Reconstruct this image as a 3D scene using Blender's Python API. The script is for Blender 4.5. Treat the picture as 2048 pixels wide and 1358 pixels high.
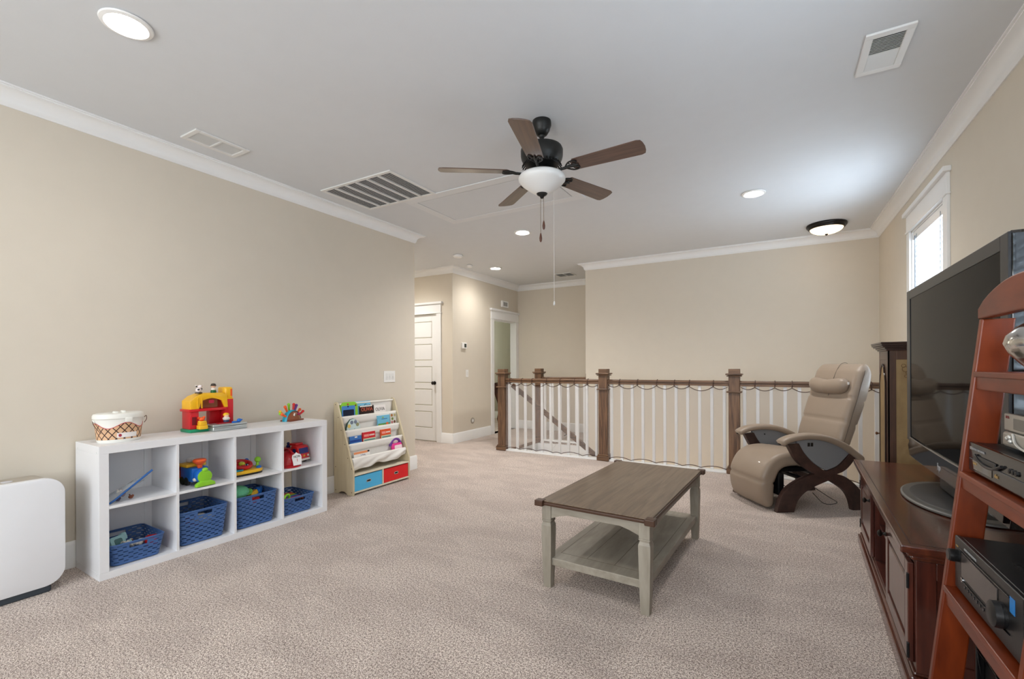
import bpy, bmesh, math, random
from mathutils import Vector, Matrix
from math import radians as R, sin, cos, pi
random.seed(7)
for o in list(bpy.data.objects): bpy.data.objects.remove(o)
SC = bpy.context.scene
COL = SC.collection

# ------------------------------------------------------------------ camera
cam = bpy.data.cameras.new('camera'); camo = bpy.data.objects.new('camera', cam); COL.objects.link(camo)
YAW, ROLL, F, CY, EYE = .522761, -.0042953, 917.8, 732.03, 1.2
f_ = Vector((-sin(YAW), cos(YAW), 0)); r_ = Vector((cos(YAW), sin(YAW), 0)); u_ = Vector((0, 0, 1))
r2 = cos(ROLL)*r_ + sin(ROLL)*u_; u2 = -sin(ROLL)*r_ + cos(ROLL)*u_
camo.matrix_world = Matrix(((r2.x, u2.x, -f_.x, 0), (r2.y, u2.y, -f_.y, 0), (r2.z, u2.z, -f_.z, EYE), (0, 0, 0, 1)))
cam.sensor_fit = 'HORIZONTAL'; cam.sensor_width = 36.0; cam.lens = 36.0*F/2048.0
cam.shift_y = (CY-679.0)/2048.0; cam.clip_start = .05; cam.clip_end = 200
SC.camera = camo

# ------------------------------------------------------------------ world, view
def lin(c):
    return tuple((x/255/12.92 if x/255 <= .04045 else ((x/255+.055)/1.055)**2.4) for x in c)
W = bpy.data.worlds.new('World'); SC.world = W; W.use_nodes = True
bg = W.node_tree.nodes['Background']; bg.inputs[0].default_value = (.80, .90, 1.0, 1); bg.inputs[1].default_value = 1.8
SC.view_settings.view_transform = 'Standard'; SC.view_settings.look = 'None'
SC.view_settings.exposure = 0.46; SC.view_settings.gamma = 1.0; SC.view_settings.use_curve_mapping = False
SC.cycles.use_denoising = True; SC.cycles.max_bounces = 10; SC.cycles.diffuse_bounces = 6
SC.cycles.sample_clamp_indirect = 6.0; SC.cycles.caustics_reflective = False; SC.cycles.caustics_refractive = False

def area(name, loc, rot, sx, sy, power, col):
    l = bpy.data.lights.new(name, 'AREA'); l.shape = 'RECTANGLE'; l.size = sx; l.size_y = sy; l.energy = power; l.color = col
    o = bpy.data.objects.new(name, l); o.location = loc; o.rotation_euler = rot; COL.objects.link(o); return o
CAN_STRENGTH = 72.0
# daylight coming in through the windows (rear wall behind the camera, right wall)
area('daylight_rear_window', (-2.3, -2.36, 1.45), (R(-90), 0, R(180)), 1.7, 1.5, 40, (.95, .98, 1.0))
area('daylight_rear_window_b', (-.3, -2.36, 1.45), (R(-90), 0, R(180)), 1.3, 1.5, 26, (.93, .97, 1.0))
area('daylight_side_window', (1.09, 4.70, 1.66), (0, R(90), 0), 1.35, .92, 36, (.74, .87, 1.0))
area('daylight_side_window_b', (1.09, 1.25, 1.66), (0, R(90), 0), 1.35, .92, 36, (.70, .85, 1.0))
area('bedroom_fill', (-6.6, 8.9, 1.6), (R(90), 0, 0), 1.2, 1.3, 75, (.95, .99, 1.0))  # added fill for the bedroom wall and passage; no window built there
area('stairwell_fill', (-.6, 6.15, -1.2), (0, R(60), 0), .5, .5, 26, (1.0, .95, .88))  # unseen source added below the floor to brighten the stairwell
# ------------------------------------------------------------------ materials
MATS = {}
def mat(name, c, rough=.5, metal=0, spec=.5, bump=0, bscale=60, emit=None, estr=0, alpha=1, trans=0, coat=0, var=0, vscale=8, ior=1.45):
    if name in MATS: return MATS[name]
    m = bpy.data.materials.new(name); m.use_nodes = True; nt = m.node_tree; b = nt.nodes['Principled BSDF']
    b.inputs['Base Color'].default_value = (*lin(c), 1); b.inputs['Roughness'].default_value = rough
    b.inputs['Metallic'].default_value = metal; b.inputs['Specular IOR Level'].default_value = spec
    b.inputs['Coat Weight'].default_value = coat; b.inputs['Alpha'].default_value = alpha
    b.inputs['Transmission Weight'].default_value = trans; b.inputs['IOR'].default_value = ior
    if emit: b.inputs['Emission Color'].default_value = (*lin(emit), 1); b.inputs['Emission Strength'].default_value = estr
    tc = nt.nodes.new('ShaderNodeTexCoord')
    n2 = nt.nodes.new('ShaderNodeTexNoise'); n2.inputs['Scale'].default_value = vscale; n2.inputs['Detail'].default_value = 3
    nt.links.new(tc.outputs['Object'], n2.inputs['Vector'])
    v = max(var, .02)
    mx = nt.nodes.new('ShaderNodeMix'); mx.data_type = 'RGBA'
    L = lin(c); mx.inputs[6].default_value = (*[x*(1-v) for x in L], 1); mx.inputs[7].default_value = (*[min(1, x*(1+v)) for x in L], 1)
    nt.links.new(n2.outputs['Fac'], mx.inputs[0]); nt.links.new(mx.outputs[2], b.inputs['Base Color'])
    if bump:
        n = nt.nodes.new('ShaderNodeTexNoise'); n.inputs['Scale'].default_value = bscale; n.inputs['Detail'].default_value = 4
        nt.links.new(tc.outputs['Object'], n.inputs['Vector'])
        bp = nt.nodes.new('ShaderNodeBump'); bp.inputs['Strength'].default_value = bump; bp.inputs['Distance'].default_value = .01
        nt.links.new(n.outputs['Fac'], bp.inputs['Height']); nt.links.new(bp.outputs[0], b.inputs['Normal'])
    MATS[name] = m; return m
def wood(name, c1, c2, scale=(3, 40, 40), rough=.45, coat=0, ring=1.0, spec=.5, bump=.15):
    """Grain stretched along the axis with the smallest scale."""
    if name in MATS: return MATS[name]
    m = bpy.data.materials.new(name); m.use_nodes = True; nt = m.node_tree; b = nt.nodes['Principled BSDF']
    tc = nt.nodes.new('ShaderNodeTexCoord'); mp = nt.nodes.new('ShaderNodeMapping'); mp.inputs['Scale'].default_value = scale
    nt.links.new(tc.outputs['Object'], mp.inputs['Vector'])
    n1 = nt.nodes.new('ShaderNodeTexNoise'); n1.inputs['Scale'].default_value = 1.0; n1.inputs['Detail'].default_value = 6; n1.inputs['Distortion'].default_value = .6*ring
    nt.links.new(mp.outputs[0], n1.inputs['Vector'])
    n2 = nt.nodes.new('ShaderNodeTexNoise'); n2.inputs['Scale'].default_value = 4.0; n2.inputs['Detail'].default_value = 3
    nt.links.new(mp.outputs[0], n2.inputs['Vector'])
    ad = nt.nodes.new('ShaderNodeMath'); ad.operation = 'MULTIPLY_ADD'; ad.inputs[1].default_value = .35; nt.links.new(n2.outputs['Fac'], ad.inputs[0]); nt.links.new(n1.outputs['Fac'], ad.inputs[2])
    cr = nt.nodes.new('ShaderNodeValToRGB'); cr.color_ramp.elements[0].position = .45; cr.color_ramp.elements[1].position = .85
    cr.color_ramp.elements[0].color = (*lin(c1), 1); cr.color_ramp.elements[1].color = (*lin(c2), 1)
    nt.links.new(ad.outputs[0], cr.inputs[0]); nt.links.new(cr.outputs[0], b.inputs['Base Color'])
    b.inputs['Roughness'].default_value = rough; b.inputs['Coat Weight'].default_value = coat; b.inputs['Coat Roughness'].default_value = .12
    b.inputs['Specular IOR Level'].default_value = spec
    bp = nt.nodes.new('ShaderNodeBump'); bp.inputs['Strength'].default_value = bump; bp.inputs['Distance'].default_value = .004
    nt.links.new(ad.outputs[0], bp.inputs['Height']); nt.links.new(bp.outputs[0], b.inputs['Normal'])
    MATS[name] = m; return m
def carpet_mat():
    m = bpy.data.materials.new('carpet_pile'); m.use_nodes = True; nt = m.node_tree; b = nt.nodes['Principled BSDF']
    tc = nt.nodes.new('ShaderNodeTexCoord')
    def noise(s, d=3, dist=0, vec=None):
        n = nt.nodes.new('ShaderNodeTexNoise'); n.inputs['Scale'].default_value = s; n.inputs['Detail'].default_value = d; n.inputs['Distortion'].default_value = dist
        nt.links.new(vec or tc.outputs['Object'], n.inputs['Vector']); return n
    fine = noise(230, 2, .0); clump = noise(105, 3, .2)
    av = nt.nodes.new('ShaderNodeMath'); av.operation = 'MULTIPLY_ADD'; av.inputs[1].default_value = .38; nt.links.new(clump.outputs['Fac'], av.inputs[0])
    sc_ = nt.nodes.new('ShaderNodeMath'); sc_.operation = 'MULTIPLY'; sc_.inputs[1].default_value = .62; nt.links.new(fine.outputs['Fac'], sc_.inputs[0]); nt.links.new(sc_.outputs[0], av.inputs[2])
    cr = nt.nodes.new('ShaderNodeValToRGB'); e = cr.color_ramp.elements
    e[0].position = .42; e[0].color = (*lin((120, 102, 93)), 1); e[1].position = .58; e[1].color = (*lin((250, 238, 229)), 1)
    x = e.new(.5); x.color = (*lin((204, 186, 174)), 1)
    nt.links.new(av.outputs[0], cr.inputs[0])
    # brushed nap: broad streaks laid by the vacuum cleaner
    mp = nt.nodes.new('ShaderNodeMapping'); mp.inputs['Rotation'].default_value = (0, 0, R(35)); mp.inputs['Scale'].default_value = (1.5, 3.0, 1)
    nt.links.new(tc.outputs['Object'], mp.inputs['Vector'])
    nap = noise(1.5, 6, .5, mp.outputs[0])
    c2 = nt.nodes.new('ShaderNodeValToRGB'); c2.color_ramp.elements[0].position = .42; c2.color_ramp.elements[1].position = .58
    c2.color_ramp.elements[0].color = (.87, .86, .86, 1); c2.color_ramp.elements[1].color = (1.0, 1.0, 1.0, 1)
    nt.links.new(nap.outputs['Fac'], c2.inputs[0])
    mx = nt.nodes.new('ShaderNodeMix'); mx.data_type = 'RGBA'; mx.blend_type = 'MULTIPLY'; mx.inputs[0].default_value = 1
    nt.links.new(cr.outputs[0], mx.inputs[6]); nt.links.new(c2.outputs[0], mx.inputs[7]); nt.links.new(mx.outputs[2], b.inputs['Base Color'])
    b.inputs['Roughness'].default_value = .95; b.inputs['Specular IOR Level'].default_value = .1; b.inputs['Sheen Weight'].default_value = .25
    bp = nt.nodes.new('ShaderNodeBump'); bp.inputs['Strength'].default_value = .8; bp.inputs['Distance'].default_value = .012
    nt.links.new(fine.outputs['Fac'], bp.inputs['Height']); nt.links.new(bp.outputs[0], b.inputs['Normal'])
    return m
WALL = mat('wall_paint', (214, 206, 192), .85, spec=.2, bump=.03, bscale=250)
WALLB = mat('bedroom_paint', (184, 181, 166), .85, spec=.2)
CEIL = mat('ceiling_paint', (217, 220, 223), .9, spec=.1, bump=.03, bscale=200)
TRIM = mat('trim_paint', (236, 237, 237), .35, spec=.4)
WHITE = mat('white_laminate', (232, 233, 236), .35)
CARPET = carpet_mat()
DARKWOOD = wood('walnut_stain', (62, 40, 27), (124, 92, 66), (38, 38, 2.2), .45, ring=2.0, bump=.4)
DARKRAIL = wood('walnut_stain_rail', (62, 42, 28), (126, 94, 68), (2.2, 40, 40), .42, ring=2.0, bump=.4)
BLACK = mat('black_plastic', (18, 18, 20), .35)
GLOSSB = mat('gloss_black', (8, 8, 10), .06, coat=.5)
CHROME = mat('chrome', (200, 200, 200), .15, 1)
BRONZE = mat('oiled_bronze', (38, 34, 32), .38, .7)

# ------------------------------------------------------------------ builders
class MB:
    def __init__(s): s.bm = bmesh.new()
    def _new(s, before): return [v for v in s.bm.verts if v.index < 0 or v not in before]
    def box(s, x0, x1, y0, y1, z0, z1, bev=0, M=None, mi=0, seg=2):
        t = bmesh.new(); bmesh.ops.create_cube(t, size=1)
        for v in t.verts: v.co = Vector((x0+(v.co.x+.5)*(x1-x0), y0+(v.co.y+.5)*(y1-y0), z0+(v.co.z+.5)*(z1-z0)))
        if bev: bmesh.ops.bevel(t, geom=t.edges[:], offset=min(bev, .49*min(abs(x1-x0), abs(y1-y0), abs(z1-z0))), segments=seg, affect='EDGES', profile=.5)
        return s.merge(t, M, mi)
    def merge(s, t, M=None, mi=0):
        if M is not None: bmesh.ops.transform(t, matrix=M, verts=t.verts)
        mp = {}
        for v in t.verts: mp[v] = s.bm.verts.new(v.co)
        for f in t.faces:
            try: g = s.bm.faces.new([mp[v] for v in f.verts]); g.material_index = mi
            except ValueError: pass
        t.free(); return s
    def lathe(s, prof, c=(0, 0, 0), seg=24, sx=1, sy=1, M=None, mi=0, cap=True):
        t = bmesh.new(); rings = []
        for r, z in prof:
            rings.append([t.verts.new((c[0]+sx*r*cos(2*pi*i/seg), c[1]+sy*r*sin(2*pi*i/seg), c[2]+z)) for i in range(seg)])
        for a, b in zip(rings, rings[1:]):
            for i in range(seg): t.faces.new((a[i], a[(i+1) % seg], b[(i+1) % seg], b[i]))
        if cap:
            t.faces.new(list(reversed(rings[0]))); t.faces.new(rings[-1])
        return s.merge(t, M, mi)
    def cyl(s, p0, p1, r0, r1=None, seg=14, mi=0):
        p0, p1 = Vector(p0), Vector(p1); d = p1-p0; q = d.to_track_quat('Z', 'Y').to_matrix().to_4x4()
        return s.lathe([(r0, 0), (r0 if r1 is None else r1, d.length)], seg=seg, M=Matrix.Translation(p0) @ q, mi=mi)
    def tube(s, pts, r, seg=8, closed=False, mi=0):
        t = bmesh.new(); P = [Vector(p) for p in pts]; n = len(P); rings = []; up = None
        for i, p in enumerate(P):
            a = P[(i-1) % n] if (closed or i > 0) else p; b = P[(i+1) % n] if (closed or i < n-1) else p
            d = (b-a).normalized()
            if up is None: up = Vector((0, 0, 1)) if abs(d.z) < .9 else Vector((1, 0, 0))
            x = up.cross(d)
            if x.length < 1e-4: x = Vector((1, 0, 0)).cross(d)
            x.normalize(); y = d.cross(x); up = y
            rr = r[i] if isinstance(r, (list, tuple)) else r
            rings.append([t.verts.new(p+rr*(cos(2*pi*k/seg)*x+sin(2*pi*k/seg)*y)) for k in range(seg)])
        m = n if closed else n-1
        for i in range(m):
            a, b = rings[i], rings[(i+1) % n]
            for k in range(seg): t.faces.new((a[k], a[(k+1) % seg], b[(k+1) % seg], b[k]))
        if not closed: t.faces.new(list(reversed(rings[0]))); t.faces.new(rings[-1])
        return s.merge(t, None, mi)
    def ball(s, c, r, seg=16, M=None, mi=0):
        t = bmesh.new(); bmesh.ops.create_uvsphere(t, u_segments=seg, v_segments=max(6, seg*2//3), radius=1)
        r = (r, r, r) if isinstance(r, (int, float)) else r
        for v in t.verts: v.co = Vector((c[0]+r[0]*v.co.x, c[1]+r[1]*v.co.y, c[2]+r[2]*v.co.z))
        return s.merge(t, M, mi)
    def prism(s, pts, a0, a1, axis='y', bev=0, M=None, mi=0):
        """pts 2-D outline; axis = extrusion axis: x->(y,z) y->(x,z) z->(x,y)"""
        def P(p, a): return {'x': (a, p[0], p[1]), 'y': (p[0], a, p[1]), 'z': (p[0], p[1], a)}[axis]
        t = bmesh.new(); A = [t.verts.new(P(p, a0)) for p in pts]; B = [t.verts.new(P(p, a1)) for p in pts]
        t.faces.new(A); t.faces.new(list(reversed(B))); n = len(pts)
        for i in range(n): t.faces.new((A[(i+1) % n], A[i], B[i], B[(i+1) % n]))
        bmesh.ops.recalc_face_normals(t, faces=t.faces)
        if bev: 
            ed = [e for e in t.edges if (e.verts[0] in A) == (e.verts[1] in A)]
            bmesh.ops.bevel(t, geom=ed, offset=bev, segments=2, affect='EDGES', profile=.5)
        return s.merge(t, M, mi)
    def grid(s, fn, nu, nv, closeu=False, mi=0, skip=None):
        t = bmesh.new(); G = [[t.verts.new(fn(i/nu, j/nv)) for j in range(nv+1)] for i in range(nu if closeu else nu+1)]
        for i in range(nu):
            for j in range(nv):
                if skip and skip(i, j): continue
                i2 = (i+1) % nu if closeu else i+1
                t.faces.new((G[i][j], G[i2][j], G[i2][j+1], G[i][j+1]))
        return s.merge(t, None, mi)
    def build(s, name, mats, parent=None, smooth=None, world=False, label=None, recalc=True, loc=None):
        if recalc: bmesh.ops.recalc_face_normals(s.bm, faces=s.bm.faces)
        if world and parent is not None:
            bmesh.ops.transform(s.bm, matrix=parent.matrix_basis.inverted(), verts=s.bm.verts)
        if loc is not None: bmesh.ops.translate(s.bm, vec=-Vector(loc), verts=s.bm.verts)
        me = bpy.data.meshes.new(name); s.bm.to_mesh(me); s.bm.free()
        for m in (mats if isinstance(mats, (list, tuple)) else [mats]): me.materials.append(m)
        if smooth is not None:
            me.polygons.foreach_set('use_smooth', [True]*len(me.polygons))
            me.set_sharp_from_angle(angle=R(smooth))
        o = bpy.data.objects.new(name, me); COL.objects.link(o)
        if loc is not None: o.location = loc
        if parent is not None: o.parent = parent
        if label: o['label'] = label
        return o
def tag(o, label, cat, group=None):
    o['label'] = label; o['category'] = cat
    if group: o['group'] = group
    return o
def thing(name, label, cat, loc=(0, 0, 0), rz=0, group=None):
    o = bpy.data.objects.new(name, None); COL.objects.link(o); o.empty_display_size = .05
    o.matrix_basis = Matrix.Translation(loc) @ Matrix.Rotation(rz, 4, 'Z'); return tag(o, label, cat, group)
def struct(o): o['kind'] = 'structure'; return o
def dup(o, parent=None, loc=None, label=None):
    c = o.copy(); COL.objects.link(c)
    if parent is not None: c.parent = parent
    if loc is not None: c.location = loc
    if label: c['label'] = label
    for ch in [x for x in bpy.data.objects if x.parent == o]: dup(ch, c)
    return c
def text(body, size, M, m, parent, name='lettering', ext=.0006, world=True, xs=1.0):
    cu = bpy.data.curves.new('txt', 'FONT'); cu.body = body; cu.size = size; cu.extrude = ext; cu.align_x = 'CENTER'; cu.align_y = 'CENTER'; cu.resolution_u = 3
    to = bpy.data.objects.new('txt', cu); COL.objects.link(to)
    dg = bpy.context.evaluated_depsgraph_get(); me = bpy.data.meshes.new_from_object(to.evaluated_get(dg))
    bpy.data.objects.remove(to); bpy.data.curves.remove(cu); me.name = name
    me.transform(Matrix.Diagonal((xs, 1, 1, 1)))
    if world and parent is not None: M = parent.matrix_basis.inverted() @ M
    me.transform(M); me.materials.clear(); me.materials.append(m)
    o = bpy.data.objects.new(name, me); COL.objects.link(o)
    if parent is not None: o.parent = parent
    return o
def frame(o, right, up):
    """matrix: local x->right, y->up, z->right x up, origin o"""
    r, u = Vector(right).normalized(), Vector(up).normalized(); n = r.cross(u)
    return Matrix(((r.x, u.x, n.x, o[0]), (r.y, u.y, n.y, o[1]), (r.z, u.z, n.z, o[2]), (0, 0, 0, 1)))
def bez(pts, n=10):
    """Catmull-Rom through pts"""
    out = []; P = [Vector(p) for p in pts]; P = [2*P[0]-P[1]]+P+[2*P[-1]-P[-2]]
    for i in range(1, len(P)-2):
        for k in range(n):
            t = k/n; a, b, c, d = P[i-1:i+3]
            out.append(.5*((2*b)+(c-a)*t+(2*a-5*b+4*c-d)*t*t+(3*b-3*c+d-a)*t**3))
    out.append(P[-2]); return out
def rrect(w, h, r, n=6, cx=0, cy=0):
    pts = []
    for qx, qy, a0 in ((1, 1, 0), (-1, 1, 90), (-1, -1, 180), (1, -1, 270)):
        for k in range(n+1):
            a = R(a0+90*k/n); pts.append((cx+qx*(w/2-r)+r*cos(a), cy+qy*(h/2-r)+r*sin(a)))
    return pts

# ================================================================== THE SHELL
XL, XR, YB, YF, YN, YD, XH, XRET, H = -3.68, 1.016, -2.4, 6.60, 7.77, 5.70, -4.345, -2.51, 2.74
LWE = 4.10; XHW = -5.6
# floor (carpet) with the stair opening
def quad(m, x0, x1, y0, y1, z=0, th=.06): m.box(x0, x1, y0, y1, z-th, z)
m = MB(); quad(m, XHW-.1, XR+.06, YB-.05, 5.70); quad(m, XHW-.1, -3.33, 5.70, YN+.06); quad(m, -3.33, XRET+.05, 6.615, YN+.06); quad(m, -7.3, XH-.02, 5.70, 9.1, -.001)
struct(m.build('floor', CARPET))
m = MB(); m.box(-7.4, XR+.2, YB-.2, 9.2, H, H+.1); struct(m.build('ceiling', CEIL))
m = MB(); m.box(XL-.12, XL, YB, LWE, 0, H); m.box(XHW, XL-.12, LWE-.12, LWE, 0, H); struct(m.build('wall_left', WALL))
# right wall with window openings
def holed(m, x0, x1, y0, y1, z0, z1, holes):
    """wall slab in x with rectangular holes along y"""
    y = y0
    for a, b, c, d in holes:
        m.box(x0, x1, y, a, z0, z1); m.box(x0, x1, a, b, z0, c); m.box(x0, x1, a, b, d, z1); y = b
    m.box(x0, x1, y, y1, z0, z1)
WY0, WY1, WZ0, WZ1 = 4.235, 5.16, .96, 2.345
m = MB(); holed(m, XR, XR+.14, YB, YF+.1, -2.9, H, [(.78, 1.71, WZ0, WZ1), (WY0, WY1, WZ0, WZ1)]); struct(m.build('wall_right', WALL))
m = MB(); m.box(XRET, XR, YF, YF+.12, -2.9, H); struct(m.build('wall_far', WALL))
m = MB(); m.box(XRET, XRET+.12, YF+.12, YN, 0, H); struct(m.build('wall_return', WALL))
m = MB(); m.box(XH-.12, XRET+.12, YN, YN+.12, 0, H); struct(m.build('wall_nook', WALL))
m = MB(); m.box(XHW, -5.50, YD, YD+.12, 0, H); m.box(-5.50, -4.655, YD, YD+.12, 2.04, H); m.box(-4.655, XH, YD, YD+.12, 0, H); struct(m.build('wall_hall', WALL))
m = MB(); holed(m, XH-.12, XH, YD+.12, YN, 0, H, [(6.886, 7.697, 0, 2.035)]); struct(m.build('wall_passage', WALL))
m = MB(); m.box(XHW-.12, XHW, LWE-.12, YD+.12, 0, H); struct(m.build('wall_corridor', WALL))
m = MB()
for a, b in ((XL-.12, -3.15), (-1.45, -.95), (.35, XR+.14)): m.box(a, b, YB-.12, YB, 0, H)
for a, b in ((-3.15, -1.45), (-.95, .35)): m.box(a, b, YB-.12, YB, 0, .7); m.box(a, b, YB-.12, YB, 2.2, H)
struct(m.build('wall_rear', WALL))
m = MB(); m.box(-7.3, -7.2, 5.7, 9.1, 0, H); m.box(-7.2, XH-.12, 9.0, 9.1, 0, H); m.box(-7.3, XH-.12, 5.72, 5.81, 0, H); m.box(XH-.12, XH-.02, YN+.12, 9.0, 0, H)
struct(m.build('wall_bedroom', WALLB))
# below the floor: stairwell
m = MB(); m.box(-3.45, XR, 5.62, 5.68, -2.9, -.061); struct(m.build('wall_stairwell', WALL))
m = MB(); m.box(-3.5, XR, 5.6, 6.7, -2.95, -2.9); struct(m.build('floor_below', CARPET))

def sweep(path, prof, name, m_, only=None):
    """prof (d, z): d = distance from the wall into the room; path has the room on its right"""
    n = len(path); P = [Vector((*p, 0)) for p in path]; out = []
    def nrm(a, b): d = (b-a).normalized(); return Vector((d.y, -d.x, 0))
    mit = []
    for i in range(n):
        n1 = nrm(P[i-1], P[i]); n2 = nrm(P[i], P[(i+1) % n]); s = n1+n2; mit.append(s/ max(1e-6, s.dot(n1)))
    for i in range(n):
        if only and i not in only: continue
        j = (i+1) % n; t = MB(); k = len(prof)
        A = [t.bm.verts.new(P[i]+mit[i]*d+Vector((0, 0, z))) for d, z in prof]; B = [t.bm.verts.new(P[j]+mit[j]*d+Vector((0, 0, z))) for d, z in prof]
        for q in range(k): t.bm.faces.new((A[q], A[(q+1) % k], B[(q+1) % k], B[q]))
        t.bm.faces.new(A); t.bm.faces.new(list(reversed(B)))
        out.append(struct(t.build('%s_%d' % (name, i+1), m_, smooth=40)))
    return out
path = [(XL, YB), (XL, LWE), (XHW, LWE), (XHW, YD), (XH, YD), (XH, YN), (XRET, YN), (XRET, YF), (XR, YF), (XR, YB)]
crown = [(0, 2.645), (.008, 2.645), (.013, 2.655)]
for k in range(9):
    a = R(90*k/8); crown.append((.018+.066*(1-cos(a)), 2.66+.064*sin(a)))
crown += [(.084, 2.731), (.095, 2.731), (.095, H), (0, H)]
sweep(path, crown, 'trim', TRIM)
bb = [(0, 0), (.016, 0), (.016, .140), (.010, .150), (.006, .158), (0, .158)]
def board(p0, p1, name):
    P0, P1 = Vector((*p0, 0)), Vector((*p1, 0)); d = (P1-P0).normalized(); n = Vector((d.y, -d.x, 0)); t = MB()
    A = [t.bm.verts.new(P0+n*a+Vector((0, 0, z))) for a, z in bb]; B = [t.bm.verts.new(P1+n*a+Vector((0, 0, z))) for a, z in bb]; k = len(bb)
    for q in range(k): t.bm.faces.new((A[q], A[(q+1) % k], B[(q+1) % k], B[q]))
    t.bm.faces.new(A); t.bm.faces.new(list(reversed(B))); struct(t.build(name, TRIM, smooth=40))
board((XL, YB), (XL, LWE+.016), 'baseboard_left'); board((XL, LWE), (XHW, LWE), 'baseboard_left_end')
board((-4.562, YD), (XH, YD), 'baseboard_hall'); board((XH, YD-.016), (XH, 6.772), 'baseboard_passage')
board((XH, YN), (XRET, YN), 'baseboard_nook'); board((XRET, YN), (XRET, 6.70), 'baseboard_return')
board((XR, 5.60), (XR, YB), 'baseboard_right'); board((-7.2, 9.0), (XH-.12, 9.0), 'baseboard_bedroom'); board((-7.2, 5.81), (-7.2, 9.0), 'baseboard_bedroom_left')

# --- craftsman casings
def casing(name, org, along, out, w0, w1, ztop, z0=0, cw=.093, sill=False):
    """along: unit vector of the wall; out: into the room; opening from w0 to w1"""
    A, O = Vector(along), Vector(out)
    M = Matrix(((A.x, O.x, 0, org[0]), (A.y, O.y, 0, org[1]), (0, 0, 1, 0), (0, 0, 0, 1)))
    t = MB(); t.box(w0-cw, w0, 0, .018, z0, ztop, .002, M); t.box(w1, w1+cw, 0, .018, z0, ztop, .002, M)
    t.box(w0-cw-.012, w1+cw+.012, 0, .026, ztop, ztop+.016, .003, M)
    t.box(w0-cw, w1+cw, 0, .020, ztop+.016, ztop+.150, .002, M)
    t.box(w0-cw-.028, w1+cw+.028, 0, .044, ztop+.150, ztop+.185, .004, M)
    if sill:
        t.box(w0-cw-.03, w1+cw+.03, 0, .05, z0-.025, z0, .004, M); t.box(w0-cw, w1+cw, 0, .018, z0-.115, z0-.025, .002, M)
    return struct(t.build(name, TRIM))
casing('trim_11', (0, YD), (1, 0, 0), (0, -1, 0), -5.42, -4.655, 2.035)
casing('trim_12', (XH, 0), (0, 1, 0), (1, 0, 0), 6.886, 7.674, 2.035)
# jamb lining of the passage opening
m = MB(); m.box(XH-.12, XH, 6.886, 6.90, 0, 2.035); m.box(XH-.12, XH, 7.683, 7.697, 0, 2.035); m.box(XH-.12, XH, 6.90, 7.683, 2.021, 2.035); struct(m.build('trim_13', TRIM))
casing('trim_14', (XR, 0), (0, 1, 0), (-1, 0, 0), WY0, WY1, WZ1, WZ0, sill=True)
casing('trim_15', (XR, 0), (0, 1, 0), (-1, 0, 0), .78, 1.71, WZ1, WZ0, sill=True)

# --- hall door (five flat panels)
dr = MB(); dx0, dx1 = -5.42, -4.657; yd = YD+.015
dr.box(dx0, dx1, yd+.008, yd+.040, .012, 2.030)
dr.box(dx0, dx0+.11, yd, yd+.012, .012, 2.030, .003); dr.box(dx1-.11, dx1, yd, yd+.012, .012, 2.030, .003)
zs = [.012, .012+.20]
ph = (2.030-.012-.20-.11-4*.095)/5
rails = [(.012, .212)]; z = .212
pan = []
for k in range(5):
    pan.append((z, z+ph)); z += ph
    rails.append((z, z+(.095 if k < 4 else .11))); z += .095
for a, b in rails: dr.box(dx0+.11, dx1-.11, yd, yd+.012, a, min(b, 2.03), .003)
door = dr.build('door_1', TRIM); struct(door)
for a, b in pan:
    t = MB(); t.box(dx0+.122, dx1-.122, yd+.001, yd+.014, a+.012, b-.012, .008, seg=3); t.build('panel', TRIM, door)
t = MB(); kx, kz = -4.715, .935
t.lathe([(.028, 0), (.030, .004), (.026, .009), (.011, .012), (.010, .028), (.018, .034), (.027, .045), (.027, .054), (.018, .064), (.004, .067)], seg=20, M=frame((kx, yd, kz), (1, 0, 0), (0, 0, 1)))
t.build('door_knob', BRONZE, door, smooth=40, label='dark bronze round knob')

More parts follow.
